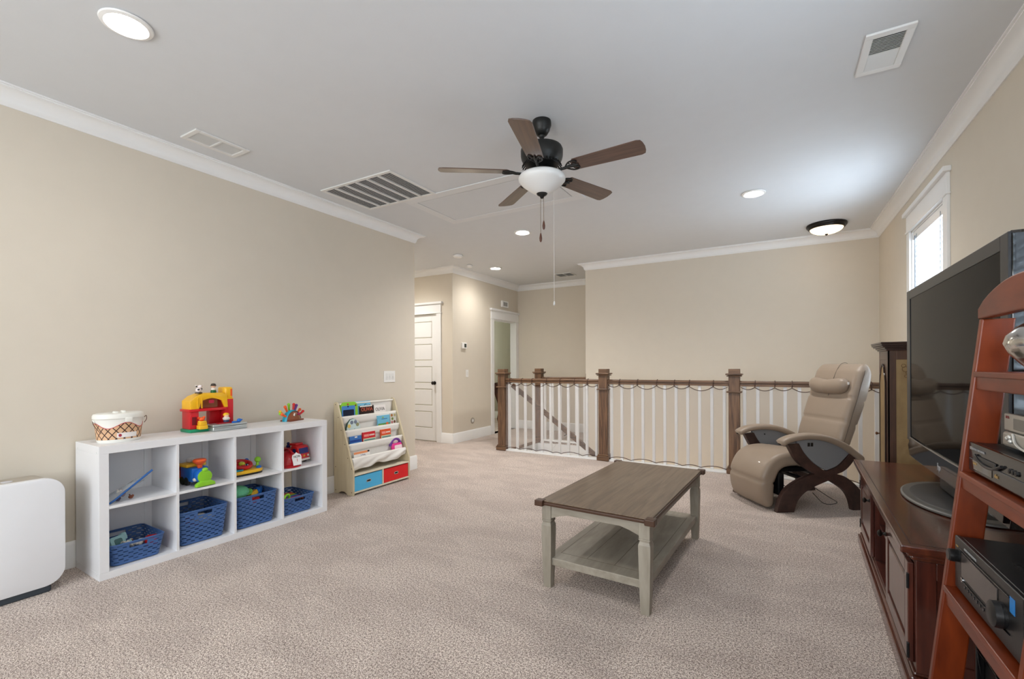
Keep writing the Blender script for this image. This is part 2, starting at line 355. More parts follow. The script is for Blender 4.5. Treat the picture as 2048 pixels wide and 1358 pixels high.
# --- windows
def window(idx, y0, y1):
    t = MB(); x = XR+.055
    t.box(x-.055, x+.085, y0, y0+.014, WZ0, WZ1); t.box(x-.055, x+.085, y1-.014, y1, WZ0, WZ1); t.box(x-.055, x+.085, y0, y1, WZ1-.014, WZ1); t.box(x-.055, x+.085, y0, y1, WZ0, WZ0+.014)
    w = struct(t.build('window_%d' % idx, TRIM))
    t = MB(); zc = (WZ0+WZ1)/2
    for a, b in ((WZ0+.014, zc+.02), (zc-.02, WZ1-.014)):
        xx = x+.04 if a > 1.2 else x+.055
        t.box(xx, xx+.03, y0+.014, y0+.055, a, b); t.box(xx, xx+.03, y1-.055, y1-.014, a, b); t.box(xx, xx+.03, y0+.055, y1-.055, a, a+.04); t.box(xx, xx+.03, y0+.055, y1-.055, b-.04, b)
    t.build('window_sash', TRIM, w)
    t = MB(); t.box(x+.06, x+.064, y0+.055, y1-.055, WZ0+.055, WZ1-.055); t.build('pane', mat('window_glass', (240, 248, 255), .02, trans=1, ior=1.02), w)
    t = MB(); t.box(x-.05, x-.002, y0+.018, y1-.018, WZ1-.085, WZ1-.016, .004); t.build('blind_valance', TRIM, w)
    BL = mat('blind_vinyl', (246, 247, 248), .5, trans=.0)
    nt = BL.node_tree
    if not nt.nodes.get('tl'):
        tr = nt.nodes.new('ShaderNodeBsdfTranslucent'); tr.name = 'tl'; tr.inputs[0].default_value = (.9, .93, .96, 1)
        ms = nt.nodes.new('ShaderNodeMixShader'); ms.inputs[0].default_value = .15
        nt.links.new(nt.nodes['Principled BSDF'].outputs[0], ms.inputs[1]); nt.links.new(tr.outputs[0], ms.inputs[2]); nt.links.new(ms.outputs[0], nt.nodes['Material Output'].inputs[0])
    z = WZ1-.11; first = None
    M0 = Matrix.Rotation(R(50), 4, 'Y')
    while z > WZ0+.05:
        if first is None:
            t = MB(); t.box(-.025, .025, y0+.022, y1-.022, -.0014, .0014, M=M0); first = t.build('slat', BL, w); first.location = (x-.025, 0, z)
        else: dup(first, w, (x-.025, 0, z))
        z -= .043
    t = MB()
    for yy in (y0+.14, y1-.14): t.box(x-.053, x-.051, yy-.002, yy+.002, WZ0+.04, WZ1-.05)
    t.cyl((x-.056, y1-.11, WZ1-.06), (x-.056, y1-.11, WZ1-.75), .004, seg=6); t.build('blind_cord', mat('cord_grey', (120, 130, 140), .6), w)
window(1, WY0, WY1); window(2, .78, 1.71)

# ================================================================== STAIRS
st = thing('staircase', 'carpeted stairs going down behind the baluster railing', 'staircase', (-3.33, 5.69, 0))
t = MB(); t.box(-3.345, -3.30, 5.68, 6.60, -.03, .012, .008); t.build('nosing', DARKRAIL, st, world=True, label='dark wood nosing at the stair head')
for k in range(10):
    t = MB(); x0 = -3.30+.262*k; z1 = -.19*(k+1); t.box(x0, x0+.29, 5.69, 6.59, z1-.19, z1, .02)
    t.build('step', CARPET, st, world=True)
t = MB()
pts = [(-3.33, -.0), (-3.33, -.45), (-.5, -.45-2.05), (-.5, -1.95), (-3.05, -.10), (-3.12, 0)]
t.prism([(-3.33, -.03), (-3.33, -.5), (-.7, -2.41), (-.7, -1.93), (-3.13, -.17), (-3.0, -.03)], 6.575, 6.598, 'y'); t.build('skirt_board', TRIM, st, world=True)
t = MB(); t.box(-3.33, XRET, 6.59, 6.614, -.26, -.03); t.build('fascia_board', TRIM, st, world=True)
t = MB(); t.box(-3.33, -3.318, 5.69, 6.59, -.19, -.03); t.build('riser', mat('riser_white', (205, 207, 208), .5), st, world=True)

# ================================================================== RAILINGS
rl = thing('stair_railing', 'front stair railing of dark stained oak posts with white balusters', 'railing', (-3.40, 5.64, 0))
def newel(root, x, y, z1=1.158, w=.112):
    t = MB(); h = w/2
    t.box(x-h, x+h, y-h, y+h, .0, z1-.085, .004)
    o = t.build('newel_post', DARKWOOD, root, world=True)
    t = MB(); t.box(x-h-.022, x+h+.022, y-h-.022, y+h+.022, 0, .062, .008); t.box(x-h-.012, x+h+.012, y-h-.012, y+h+.012, .062, .078, .006)
    t.build('post_base', DARKRAIL, o)  .matrix_parent_inverse.identity(); 
    # cap and collar
    c = MB(); zc = z1-.085
    c.box(x-h-.018, x+h+.018, y-h-.018, y+h+.018, zc, zc+.012, .004); c.box(x-h-.028, x+h+.028, y-h-.028, y+h+.028, zc+.016, zc+.034, .005)
    c.box(x-h, x+h, y-h, y+h, zc+.012, z1, .004)
    c.build('post_cap', DARKRAIL, o)
    c = MB(); zz = z1-.265; c.box(x-h-.020, x+h+.020, y-h-.020, y+h+.020, zz, zz+.018, .007); c.build('collar', DARKRAIL, o)
    return o
def newel_fix(o, root):
    for ch in [c for c in bpy.data.objects if c.parent == o]:
        ch.data.transform(root.matrix_basis.inverted())
YR = 5.64
for x in (-3.40, -1.90, -.405): newel_fix(newel(rl, x, YR), rl)
def rail_prof(): return [(-.030, 0), (.030, 0), (.030, .012), (.024, .018), (.024, .030), (.034, .036), (.034, .050), (.026, .060), (-.026, .060), (-.034, .050), (-.034, .036), (-.024, .030), (-.024, .018), (-.030, .012)]
for a, b in ((-3.34, -1.956), (-1.844, -.461), (-.349, XR)):
    t = MB(); t.prism([(YR+p[0], .965+p[1]) for p in rail_prof()], a, b, 'x'); t.build('handrail', DARKRAIL, rl, world=True)
t = MB(); t.box(-3.50, XR, 5.585, 5.70, 0, .020, .003); t.box(-3.44, XR, 5.67, 5.70, -.30, 0); t.build('base_board', TRIM, rl, world=True)
bal = None
def balusters(root, x0, x1, n, y, zt):
    global bal
    for i in range(n):
        x = x0+.045+(x1-x0-.09)*i/(n-1)
        if bal is None:
            t = MB(); t.box(-.016, .016, -.016, .016, 0, zt-.020, .003); bal = t.build('baluster', TRIM, root); q = bal
        else: q = dup(bal, root)
        q.location = (x-root.location.x, y-root.location.y, .020)
balusters(rl, -3.34, -1.956, 11, YR, .967); balusters(rl, -1.844, -.461, 11, YR, .967); balusters(rl, -.349, XR, 11, YR, .967)
# rear guard
rg = thing('guard_rail', 'short rear guard rail across the nook above the stairs', 'railing', (-3.33, 6.66, 0))
newel_fix(newel(rg, -3.33, 6.66), rg)
t = MB(); t.prism([(6.66+p[0], .965+p[1]) for p in rail_prof()], -3.27, XRET-.012, 'x'); t.build('handrail', DARKRAIL, rg, world=True)
t = MB(); t.box(XRET-.012, XRET, 6.615, 6.705, .95, 1.08, .004); t.build('rosette', DARKWOOD, rg, world=True)
t = MB(); t.box(-3.28, XRET, 6.60, 6.72, 0, .020, .003); t.build('base_board', TRIM, rg, world=True)
balusters(rg, -3.27, XRET, 6, 6.66, .967)
# sloping handrail of the flight, carried on brackets
hr = thing('stair_handrail', 'sloping dark wood handrail going down the stairs behind the balusters', 'handrail', (-3.32, 5.76, .9))
P0, P1 = Vector((-3.32, 5.77, .925)), Vector((-1.30, 5.77, -.535))
d = (P1-P0); L = d.length
M = frame(P0, d, d.cross(Vector((0, 1, 0))) * -1)
t = MB(); t.box(0, L, -.032, .032, -.022, .022, .008, M); t.build('rail', DARKRAIL, hr, world=True)
for k in (.06, .42, .8):
    p = P0+d*k; t = MB(); t.tube([p+Vector((0, 0, -.02)), p+Vector((0, -.02, -.05)), (p.x, 5.685, p.z-.05)], .006, 6); t.build('bracket', BRONZE, hr, world=True)

# ================================================================== NET AND CORD ON THE RAILING
NET = bpy.data.materials.new('net_clear'); NET.use_nodes = True
nt = NET.node_tree; tr = nt.nodes.new('ShaderNodeBsdfTransparent'); df = nt.nodes.new('ShaderNodeBsdfDiffuse'); df.inputs[0].default_value = (*lin((182, 178, 178)), 1)
ms = nt.nodes.new('ShaderNodeMixShader'); ms.inputs[0].default_value = .22; nt.links.new(tr.outputs[0], ms.inputs[1]); nt.links.new(df.outputs[0], ms.inputs[2]); nt.links.new(ms.outputs[0], nt.nodes['Material Output'].inputs[0])
CORD = mat('brown_cord', (66, 42, 34), .7)
YNET = 5.60
def netting(tops, bots, label):
    """tops: x of each lashing on the rail; bots: x of the low points at the foot"""
    x0, x1 = tops[0], tops[-1]
    root = thing('banister_net', label, 'netting', ((x0+x1)/2, YNET, 0))
    def catz(x, ks, hi, sag):
        for a, b in zip(ks, ks[1:]):
            if a <= x <= b:
                u = (x-a)/(b-a); return hi-sag*4*u*(1-u)*min(1.3, (b-a)/.26)
        return hi
    top = lambda x: catz(x, tops, .958, .050)
    bot = lambda x: catz(x, bots, .055, -.026)-.02
    N = 90; t = MB()
    t.grid(lambda u, v: (x0+(x1-x0)*u, YNET, bot(x0+(x1-x0)*u)*(1-v)+top(x0+(x1-x0)*u)*v), N, 2); t.build('net', NET, root, world=True, recalc=False)
    t = MB(); t.tube([(x0+(x1-x0)*i/N, YNET-.003, top(x0+(x1-x0)*i/N)) for i in range(N+1)], .0042, 6)
    for x in tops[1:-1]:
        t.tube([(x, YNET-.003, .955), (x, 5.600, .985), (x+.004, 5.602, 1.020), (x+.002, 5.64, 1.030), (x, 5.678, 1.02), (x, 5.678, .97), (x, 5.64, .960), (x, YNET, .957)], .0042, 6)
    t.build('top_cord', CORD, root, world=True, smooth=60)
    t = MB(); t.tube([(x0+(x1-x0)*i/N, YNET-.003, max(.026, bot(x0+(x1-x0)*i/N))) for i in range(N+1)], .0042, 6); t.build('bottom_cord', CORD, root, world=True, smooth=60)
netting([-3.325, -3.269, -3.083, -2.919, -2.698, -2.499, -2.293, -2.114, -1.965], [-3.325, -3.10, -2.85, -2.60, -2.48, -2.18, -1.965], 'thin clear net laced with brown cord between the first two newel posts')
netting([-1.835, -1.695, -1.472, -1.24, -1.04, -.874, -.619, -.47], [-1.835, -1.55, -1.25, -.95, -.75, -.47], 'clear net laced with brown cord behind the coffee table, middle railing bay')
netting([-.34, -.203, -.016, .14, .36, .57, .80, 1.0], [-.34, -.1, .15, .4, .7, 1.0], 'clear net laced with brown cord behind the leather recliner')

# ================================================================== CEILING FIXTURES
EM = mat('lamp_lens', (255, 255, 255), .4, emit=(255, 247, 236), estr=CAN_STRENGTH)
def can(x, y, label, watts=20):
    l = bpy.data.lights.new('can_lamp', 'SPOT'); l.energy = watts; l.spot_size = R(150); l.spot_blend = 1.0; l.shadow_soft_size = .06; l.color = (1.0, .965, .925)
    lo = bpy.data.objects.new('can_lamp', l); lo.location = (x, y, H-.03); COL.objects.link(lo)
    t = MB(); t.lathe([(.070, .006), (.088, .006), (.098, 0), (.095, -.006), (.080, -.010), (.070, -.004)], (0, 0, 0), 40, cap=False)
    r = thing('recessed_light', label, 'light', (x, y, H-.004), group='recessed ceiling lights')
    t.build('trim_ring', mat('ring_white', (240, 240, 238), .4), r, smooth=40)
    t = MB(); t.lathe([(.0, -.003), (.074, -.003)], (0, 0, 0), 40, cap=False); o = t.build('lens', EM, r)
    return r
can(-2.515, .922, 'large recessed light in the ceiling above the toy shelf, nearest the camera', 14)
can(-2.523, 4.634, 'recessed light in the ceiling beyond the fan, above the hall end of the railing', 110)
can(-3.816, 6.117, 'recessed light in the ceiling of the passage, above the thermostat wall', 33)
can(-.172, 4.644, 'recessed light in the ceiling right of the fan, near the dome light', 58)
for x, y, l, w in ((-.17, .92, 'recessed light in the ceiling behind the camera', 8), (-4.95, 4.90, 'added out of view light in the ceiling of the side corridor, brightening the hall door', 58)): can(x, y, l, w)  # the corridor one is unseen, added to brighten the hall door
# flush dome lamp
dm = thing('flush_dome_light', 'bronze rimmed alabaster glass dome light on the ceiling above the recliner', 'light', (.481, 6.085, H))
t = MB(); t.lathe([(.185, 0), (.190, -.012), (.186, -.026), (.176, -.032), (.172, -.044), (.160, -.052), (.148, -.048), (.14, -.03)], (0, 0, 0), 48, cap=False); t.build('rim', BRONZE, dm, smooth=35)
t = MB(); t.lathe([(.156*cos(R(a)), -.040-.068*sin(R(a))) for a in range(0, 90, 9)]+[(.004, -.108)], (0, 0, 0), 40, cap=False)
t.build('glass_bowl', mat('alabaster', (250, 232, 205), .4, emit=(255, 218, 170), estr=2.3), dm, smooth=60)
t = MB(); t.lathe([(.004, -.100), (.016, -.106), (.014, -.114), (.004, -.124)], (0, 0, 0), 16); t.build('finial', BRONZE, dm, smooth=50)
# grilles
LOUV = mat('grille_white', (226, 226, 224), .45); VOID = mat('duct_dark', (60, 60, 60), .9)
def grille(name, label, x0, x1, y0, y1, bx, by, nsl, along='x', splits=1, tilt=40, split_bar=.012, dark=VOID, halves=None):
    root = thing(name, label, 'vent', ((x0+x1)/2, (y0+y1)/2, H))
    t = MB(); z0, z1 = H-.012, H-.0005
    t.box(x0, x1, y0, y0+by, z0, z1, .003); t.box(x0, x1, y1-by, y1, z0, z1, .003); t.box(x0, x0+bx, y0+by, y1-by, z0, z1, .003); t.box(x1-bx, x1, y0+by, y1-by, z0, z1, .003)
    t.build('frame', LOUV, root, world=True)
    t = MB(); t.box(x0+bx, x1-bx, y0+by, y1-by, H-.0015, H-.0005); t.build('duct', dark, root, world=True)
    X0, X1, Y0, Y1 = x0+bx, x1-bx, y0+by, y1-by
    for k in range(1, splits):
        t = MB()
        if along == 'x': c = X0+(X1-X0)*k/splits; t.box(c-split_bar/2, c+split_bar/2, Y0, Y1, z0, z1)
        else: c = Y0+(Y1-Y0)*k/splits; t.box(X0, X1, c-split_bar/2, c+split_bar/2, z0, z1)
        t.build('divider', LOUV, root, world=True)
    first = None
    for k in range(nsl):
        u = (k+.5)/nsl
        if halves: ta = halves[0] if u < .5 else halves[1]
        else: ta = tilt
        t = MB()
        if along == 'x':    # slats run along x
            w = (Y1-Y0)/nsl; M = Matrix.Translation((0, Y0+u*(Y1-Y0), H-.007)) @ Matrix.Rotation(R(ta), 4, 'X'); t.box(X0, X1, -w*.30, w*.30, -.0006, .0006, M=M)
        else:
            w = (X1-X0)/nsl; M = Matrix.Translation((X0+u*(X1-X0), 0, H-.007)) @ Matrix.Rotation(R(ta), 4, 'Y'); t.box(-w*.38, w*.38, Y0, Y1, -.0006, .0006, M=M)
        t.build('slat', LOUV, root, world=True)
    return root
grille('return_air_grille', 'large white return air grille with six louvred bays beside the attic hatch', -3.433, -2.609, 2.63, 3.20, .03, .03, 34, 'x', 1, 26)
# six bays: dividers across the large grille
rgr = [o for o in bpy.data.objects if o.name == 'return_air_grille'][0]
for k in range(1, 6):
    c = -3.403+(.764)*k/6; t = MB(); t.box(c-.009, c+.009, 2.66, 3.17, H-.014, H-.0005); t.build('divider', LOUV, rgr, world=True)
grille('ceiling_vent', 'small square white supply vent at the top right of the ceiling', .368, .556, 2.686, 3.043, .033, .036, 22, 'x', 1, halves=(48, -48))
grille('ceiling_vent', 'pale supply vent low on the ceiling above the left wall and toy shelf', -3.43, -3.228, 1.545, 1.895, .03, .03, 20, 'y', 2, 12, dark=mat('duct_light', (226, 226, 224), .9))
grille('ceiling_vent', 'small dark vent in the ceiling over the nook behind the stairs', -3.23, -2.93, 7.02, 7.29, .015, .015, 8, 'x', 2, 20)
for k in range(1):
    t = MB(); t.lathe([(.004, -.016), (.004, -.012)], (0, 0, 0), 8)
    t.bm.free()
# attic hatch
ah = thing('attic_hatch', 'white attic ladder hatch with flat trim in the ceiling behind the fan', 'hatch', (-2.25, 3.60, H))
hx0, hx1, hy0, hy1, w = -3.005, -1.50, 3.19, 3.975, .095
t = MB(); t.box(hx0, hx1, hy0, hy0+w, H-.010, H-.0005, .003); t.box(hx0, hx1, hy1-w, hy1, H-.010, H-.0005, .003); t.box(hx0, hx0+w, hy0+w, hy1-w, H-.010, H-.0005, .003); t.box(hx1-w, hx1, hy0+w, hy1-w, H-.010, H-.0005, .003)
t.build('frame', mat('hatch_trim', (222, 224, 226), .6), ah, world=True)
t = MB(); t.box(hx0+w, hx1-w, hy0+w, hy1-w, H-.0025, H-.0005); t.build('gap', mat('gap_grey', (120, 120, 118), .8), ah, world=True)
t = MB(); t.box(hx0+w+.007, hx1-w-.007, hy0+w+.007, hy1-w-.007, H-.0075, H-.0005, .001); t.build('hatch_panel', CEIL, ah, world=True)
pc = thing('pull_cord', 'thin white attic hatch pull cord with a small bell end hanging from the ceiling', 'cord', (-1.63, 3.55, H-.01))
t = MB(); t.cyl((-1.63, 3.55, 1.74), (-1.63, 3.55, H-.01), .0016, seg=6); t.build('cord', mat('cord_white', (232, 232, 230), .6), pc, world=True)
t = MB(); t.lathe([(.003, .018), (.007, .010), (.009, -.012), (.004, -.018)], (-1.63, 3.55, 1.73), 10); t.build('bell_end', mat('cord_white', (232, 232, 230), .6), pc, world=True, smooth=40)
for (x, y, r, lab) in ((-3.814, 5.134, .068, 'round white smoke detector on the ceiling, the larger of the two near the passage'), (-4.041, 5.731, .045, 'small round white detector on the ceiling close to the crown of the passage')):
    t = MB(); t.lathe([(r*.8, 0), (r, -.006), (r, -.018), (r*.86, -.024), (r*.80, -.034), (r*.4, -.038), (r*.1, -.038)], (0, 0, 0), 32)
    o = t.build('smoke_detector', TRIM, smooth=35); o.location = (x, y, H); tag(o, lab, 'detector')

# ------------------------------------------------------------------ ceiling fan
FX, FY = -1.275, 2.60
fan = thing('ceiling_fan', 'five blade dark bronze ceiling fan with a frosted glass bowl light', 'fan', (FX, FY, H))
FB = mat('fan_bronze', (46, 46, 45), .42, .55)
t = MB(); t.lathe([(.058, 0), (.060, -.010), (.060, -.030), (.054, -.044), (.052, -.052), (.050, -.060), (.034, -.086), (.018, -.092)], (0, 0, 0), 32); t.build('canopy', FB, fan, smooth=40)
t = MB(); t.cyl((0, 0, -.085), (0, 0, -.175), .012, seg=16); t.ball((0, 0, -.092), .02, 14); t.build('downrod', FB, fan, smooth=50)
t = MB(); t.lathe([(.030, -.152), (.100, -.160), (.126, -.170), (.133, -.186), (.132, -.222), (.128, -.240), (.118, -.260), (.104, -.282), (.075, -.296), (.055, -.300)], (0, 0, 0), 48); t.build('motor_housing', FB, fan, smooth=30)
t = MB()
for k in range(30):
    a = 2*pi*k/30; M = Matrix.Rotation(a, 4, 'Z') @ Matrix.Translation((.1135, 0, -.2725)) @ Matrix.Rotation(R(57), 4, 'Y'); t.box(-.020, .020, -.0045, .0045, -.0016, .0030, .001, M)
o = t.build('vent_slots', mat('slot_dark', (14, 14, 14), .8), fan); o['kind'] = 'stuff'
t = MB(); t.lathe([(.052, -.296), (.058, -.304), (.058, -.330), (.064, -.336), (.030, -.340)], (0, 0, 0), 32); t.build('light_fitter', FB, fan, smooth=35)
BW = wood('fan_blade_wood', (58, 36, 28), (92, 64, 50), (3, 40, 40), .34, ring=.5, bump=.03, coat=.7)
ft = None
def blade():
    t = MB(); out = []
    r0, r1, w0, w1 = .205, .645, .052, .064
    for k in range(7): a = R(-90+180*k/6); out.append((r1-.026+.026*cos(a) if abs(a) > 1.4 else r1-.026+.026*cos(a), (w1-.026)*(1 if a > 0 else -1 if a < 0 else 0)+.026*sin(a)))
    pts = [(r0, -w0*.55), (r0+.02, -w0)]+[(r1-.03, -w1), (r1-.008, -w1+.008), (r1, -w1+.03), (r1+.004, 0), (r1, w1-.03), (r1-.008, w1-.008), (r1-.03, w1)]+[(r0+.02, w0), (r0, w0*.55)]
    t.prism(pts, -.003, .003, 'z', bev=.0012); return t
def iron():
    t = MB(); Z = -.002
    t.tube([(.058, 0, .004), (.085, 0, -.008), (.120, 0, -.012), (.165, 0, -.010), (.190, 0, -.005)], [.010, .009, .008, .009, .009], 8)
    for s in (-1, 1):
        t.tube(bez([(.160, 0, -.008), (.180, s*.022, -.006), (.205, s*.040, -.006), (.235, s*.040, -.006), (.245, s*.026, -.006), (.228, s*.014, -.006), (.215, s*.020, -.006)], 4), .0050, 7)
    t.tube([(.185, 0, -.006), (.215, 0, -.006), (.250, 0, -.006)], [.009, .011, .004], 8)
    for p in ((.200, .028), (.200, -.028), (.240, 0)): t.ball((p[0], p[1], -.009), (.006, .006, .003), 8)
    return t
b0 = i0 = None
for k in range(5):
    a = R(-2+72*k); M = Matrix.Rotation(a, 4, 'Z'); MM = Matrix.Translation((0, 0, -.322)) @ M
    if b0 is None: b0 = blade().build('blade', BW, fan); i0 = iron().build('blade_iron', FB, fan, smooth=50); b, i = b0, i0
    else: b, i = dup(b0, fan), dup(i0, fan)
    b.matrix_basis = MM @ Matrix.Rotation(R(-12), 4, 'X'); i.matrix_basis = MM @ Matrix.Rotation(R(-12), 4, 'X')
t = MB(); prof = [(.118, -.338), (.138, -.344), (.148, -.358), (.147, -.374), (.130, -.394), (.105, -.414), (.078, -.434), (.054, -.449), (.036, -.456), (.02, -.457)]
t.lathe(prof, (0, 0, 0), 48, cap=False); t.build('glass_bowl', mat('frosted_glass', (232, 233, 232), .30, coat=.3), fan, smooth=60)
t = MB(); t.lathe([(.112, -.340), (.118, -.337), (.06, -.340)], (0, 0, 0), 48, cap=False); t.build('bowl_rim', FB, fan)
t = MB(); t.lathe([(.034, -.446), (.036, -.454), (.030, -.464), (.014, -.474), (.010, -.484), (.003, -.488)], (0, 0, 0), 24); t.build('finial', FB, fan, smooth=45)
for s, zb in ((-.010, -.715), (.012, -.640)):
    t = MB(); t.cyl((s, 0, zb), (s, 0, -.480), .0014, seg=6); o = t.build('pull_chain', mat('brass_chain', (120, 104, 84), .35, .8), fan)
    t = MB(); t.lathe([(.003, .012), (.006, .0), (.009, -.020), (.0075, -.036), (.003, -.044)], (s, 0, zb), 12); t.build('chain_pendant', mat('pendant_wood', (88, 52, 38), .4), o, smooth=40)

# ================================================================== WALL PLATES
PLATE = mat('plate_white', (238, 238, 236), .35); SHAD = mat('plate_shadow', (150, 150, 148), .6)
sp = thing('switch_plate', 'white triple light switch plate on the left wall above the book rack', 'switch', (XL, 3.69, 1.09))
t = MB(); t.box(0, .006, -.083, .083, -.062, .062, .003); t.build('plate', PLATE, sp)
for k in (-1, 0, 1):
    t = MB(); t.box(.006, .0075, -.017+k*.046, .017+k*.046, -.035, .035, .001); t.box(.004, .016, -.0045+k*.046, .0045+k*.046, -.012 if k else -.008, .002 if k else .010, .002); t.build('toggle', mat('toggle_white', (226, 226, 224), .4), sp)
ts = thing('thermostat', 'small white thermostat with a dark screen on the passage wall', 'thermostat', (XH, 5.985, 1.53))
t = MB(); t.box(0, .026, -.062, .062, -.048, .048, .005); t.build('housing', PLATE, ts)
t = MB(); t.box(.026, .0268, -.012, .046, -.030, .030, .0003); t.build('screen', mat('lcd_dark', (66, 72, 66), .25), ts)
s1 = thing('light_switch', 'narrow white single light switch on the passage wall below the thermostat', 'switch', (XH, 6.079, 1.082))
t = MB(); t.box(0, .006, -.035, .035, -.060, .060, .003); t.build('plate', PLATE, s1)
t = MB(); t.box(.006, .010, -.016, .016, -.032, .032, .002); t.build('rocker', mat('toggle_white', (226, 226, 224), .4), s1)
vr = thing('vacuum_inlet', 'round grey vacuum inlet low on the passage wall', 'inlet', (XH, 6.228, .305))
t = MB(); t.lathe([(.050, 0), (.050, .006), (.042, .010), (.030, .010), (.029, .004)], seg=28, M=frame((0, 0, 0), (0, 1, 0), (0, 0, 1))); t.build('ring', mat('inlet_grey', (176, 170, 160), .35, .3), vr, smooth=40)
t = MB(); t.lathe([(.001, .003), (.028, .003), (.026, .008), (.004, .008)], seg=24, M=frame((0, 0, 0), (0, 1, 0), (0, 0, 1))); t.build('flap', PLATE, vr, smooth=40)
wr = thing('wall_register', 'small white chime box with slots on the passage wall above the open doorway', 'vent', (XH, 7.255, 2.335))
t = MB(); t.box(0, .030, -.115, .115, -.060, .060, .006); t.build('cover', PLATE, wr)
for k in range(4): t = MB(); t.box(.030, .0306, -.062+k*.036, -.040+k*.036, -.036, .036); t.build('slot', mat('slot_grey', (96, 94, 90), .7), wr)

# ================================================================== BEDROOM BED
bd = thing('sleigh_bed', 'dark cherry sleigh bed end with pale bedding seen through the open doorway', 'bed', (-5.0, 8.5, 0))
CH = wood('bed_cherry', (44, 14, 10), (78, 30, 20), (3, 3, 30), .3, coat=.4)
t = MB(); cv = [(-.02, 0), (-.05, .10), (-.02, .24), (-.03, .42), (-.10, .60), (-.15, .74), (-.13, .84), (-.06, .86), (-.03, .80), (-.05, .74), (-.03, .66), (.03, .52), (.06, .40), (.06, .20), (.03, .08), (.05, 0)]
t.prism(cv, -.38, .40, 'y', bev=.005); t.build('footboard', CH, bd)
t = MB(); t.box(.07, 1.0, -.36, .38, .26, .60, .06); t.build('mattress', mat('bed_white', (214, 222, 236), .8), bd)
t = MB(); t.box(.05, 1.02, -.39, -.37, .02, .30, .01); t.build('bed_skirt', mat('skirt_white', (226, 226, 228), .8), bd)

# ================================================================== CUBE SHELF
SA = -R(1.5)
cs = thing('cube_shelf', 'long low white laminate cube shelf with eight open compartments against the left wall', 'shelf', (-3.289, 1.07, 0), SA)
SM = cs.matrix_basis.copy()
D, Wd, Hs = .365, 1.475, .757
t = MB(); t.box(-D, 0, 0, Wd, Hs-.045, Hs, .0015); t.build('top_panel', WHITE, cs)
t = MB(); t.box(-D, 0, 0, Wd, 0, .042, .0015); t.build('bottom_panel', WHITE, cs)
for a, b in ((0, .045), (Wd-.045, Wd)):
    t = MB(); t.box(-D, 0, a, b, .042, Hs-.045, .0015); t.build('side_panel', WHITE, cs)
cell = (Wd-.09-.048)/4
CY0 = [.045+k*(cell+.016) for k in range(4)]
for k in range(1, 4): t = MB(); t.box(-D, -.001, CY0[k]-.016, CY0[k], .042, Hs-.045, .001); t.build('divider', WHITE, cs)
for k in range(4):
    t = MB(); t.box(-D, -.001, CY0[k], CY0[k]+cell, .395, .411, .001); t.build('shelf_board', WHITE, cs)
    t = MB(); t.box(-D+.002, -D+.010, CY0[k]+cell-.040, CY0[k]+cell, .042, Hs-.045); t.build('back_strip', WHITE, cs)
    if k < 3: t = MB(); t.box(-D, -D+.003, CY0[k], CY0[k]+cell-.040, .042, Hs-.045); t.build('shade_backing', WHITE, cs)  # white sheet added so these three cells take the cooler tone of shade
for z in (.03, .72): 
    for x in (-.03, -.33): t = MB(); t.cyl((x, -.0012, z), (x, .002, z), .006, seg=12); t.build('cap', mat('cap_white', (220, 222, 222), .4), cs)
def S(x, y, z=0): return SM @ Vector((x, y, z))
def onshelf(name, label, cat, x, y, z, rz=0, group=None): return thing(name, label, cat, S(x, y, z), SA+rz, group)
ZL, ZM, ZT = .042, .411, Hs

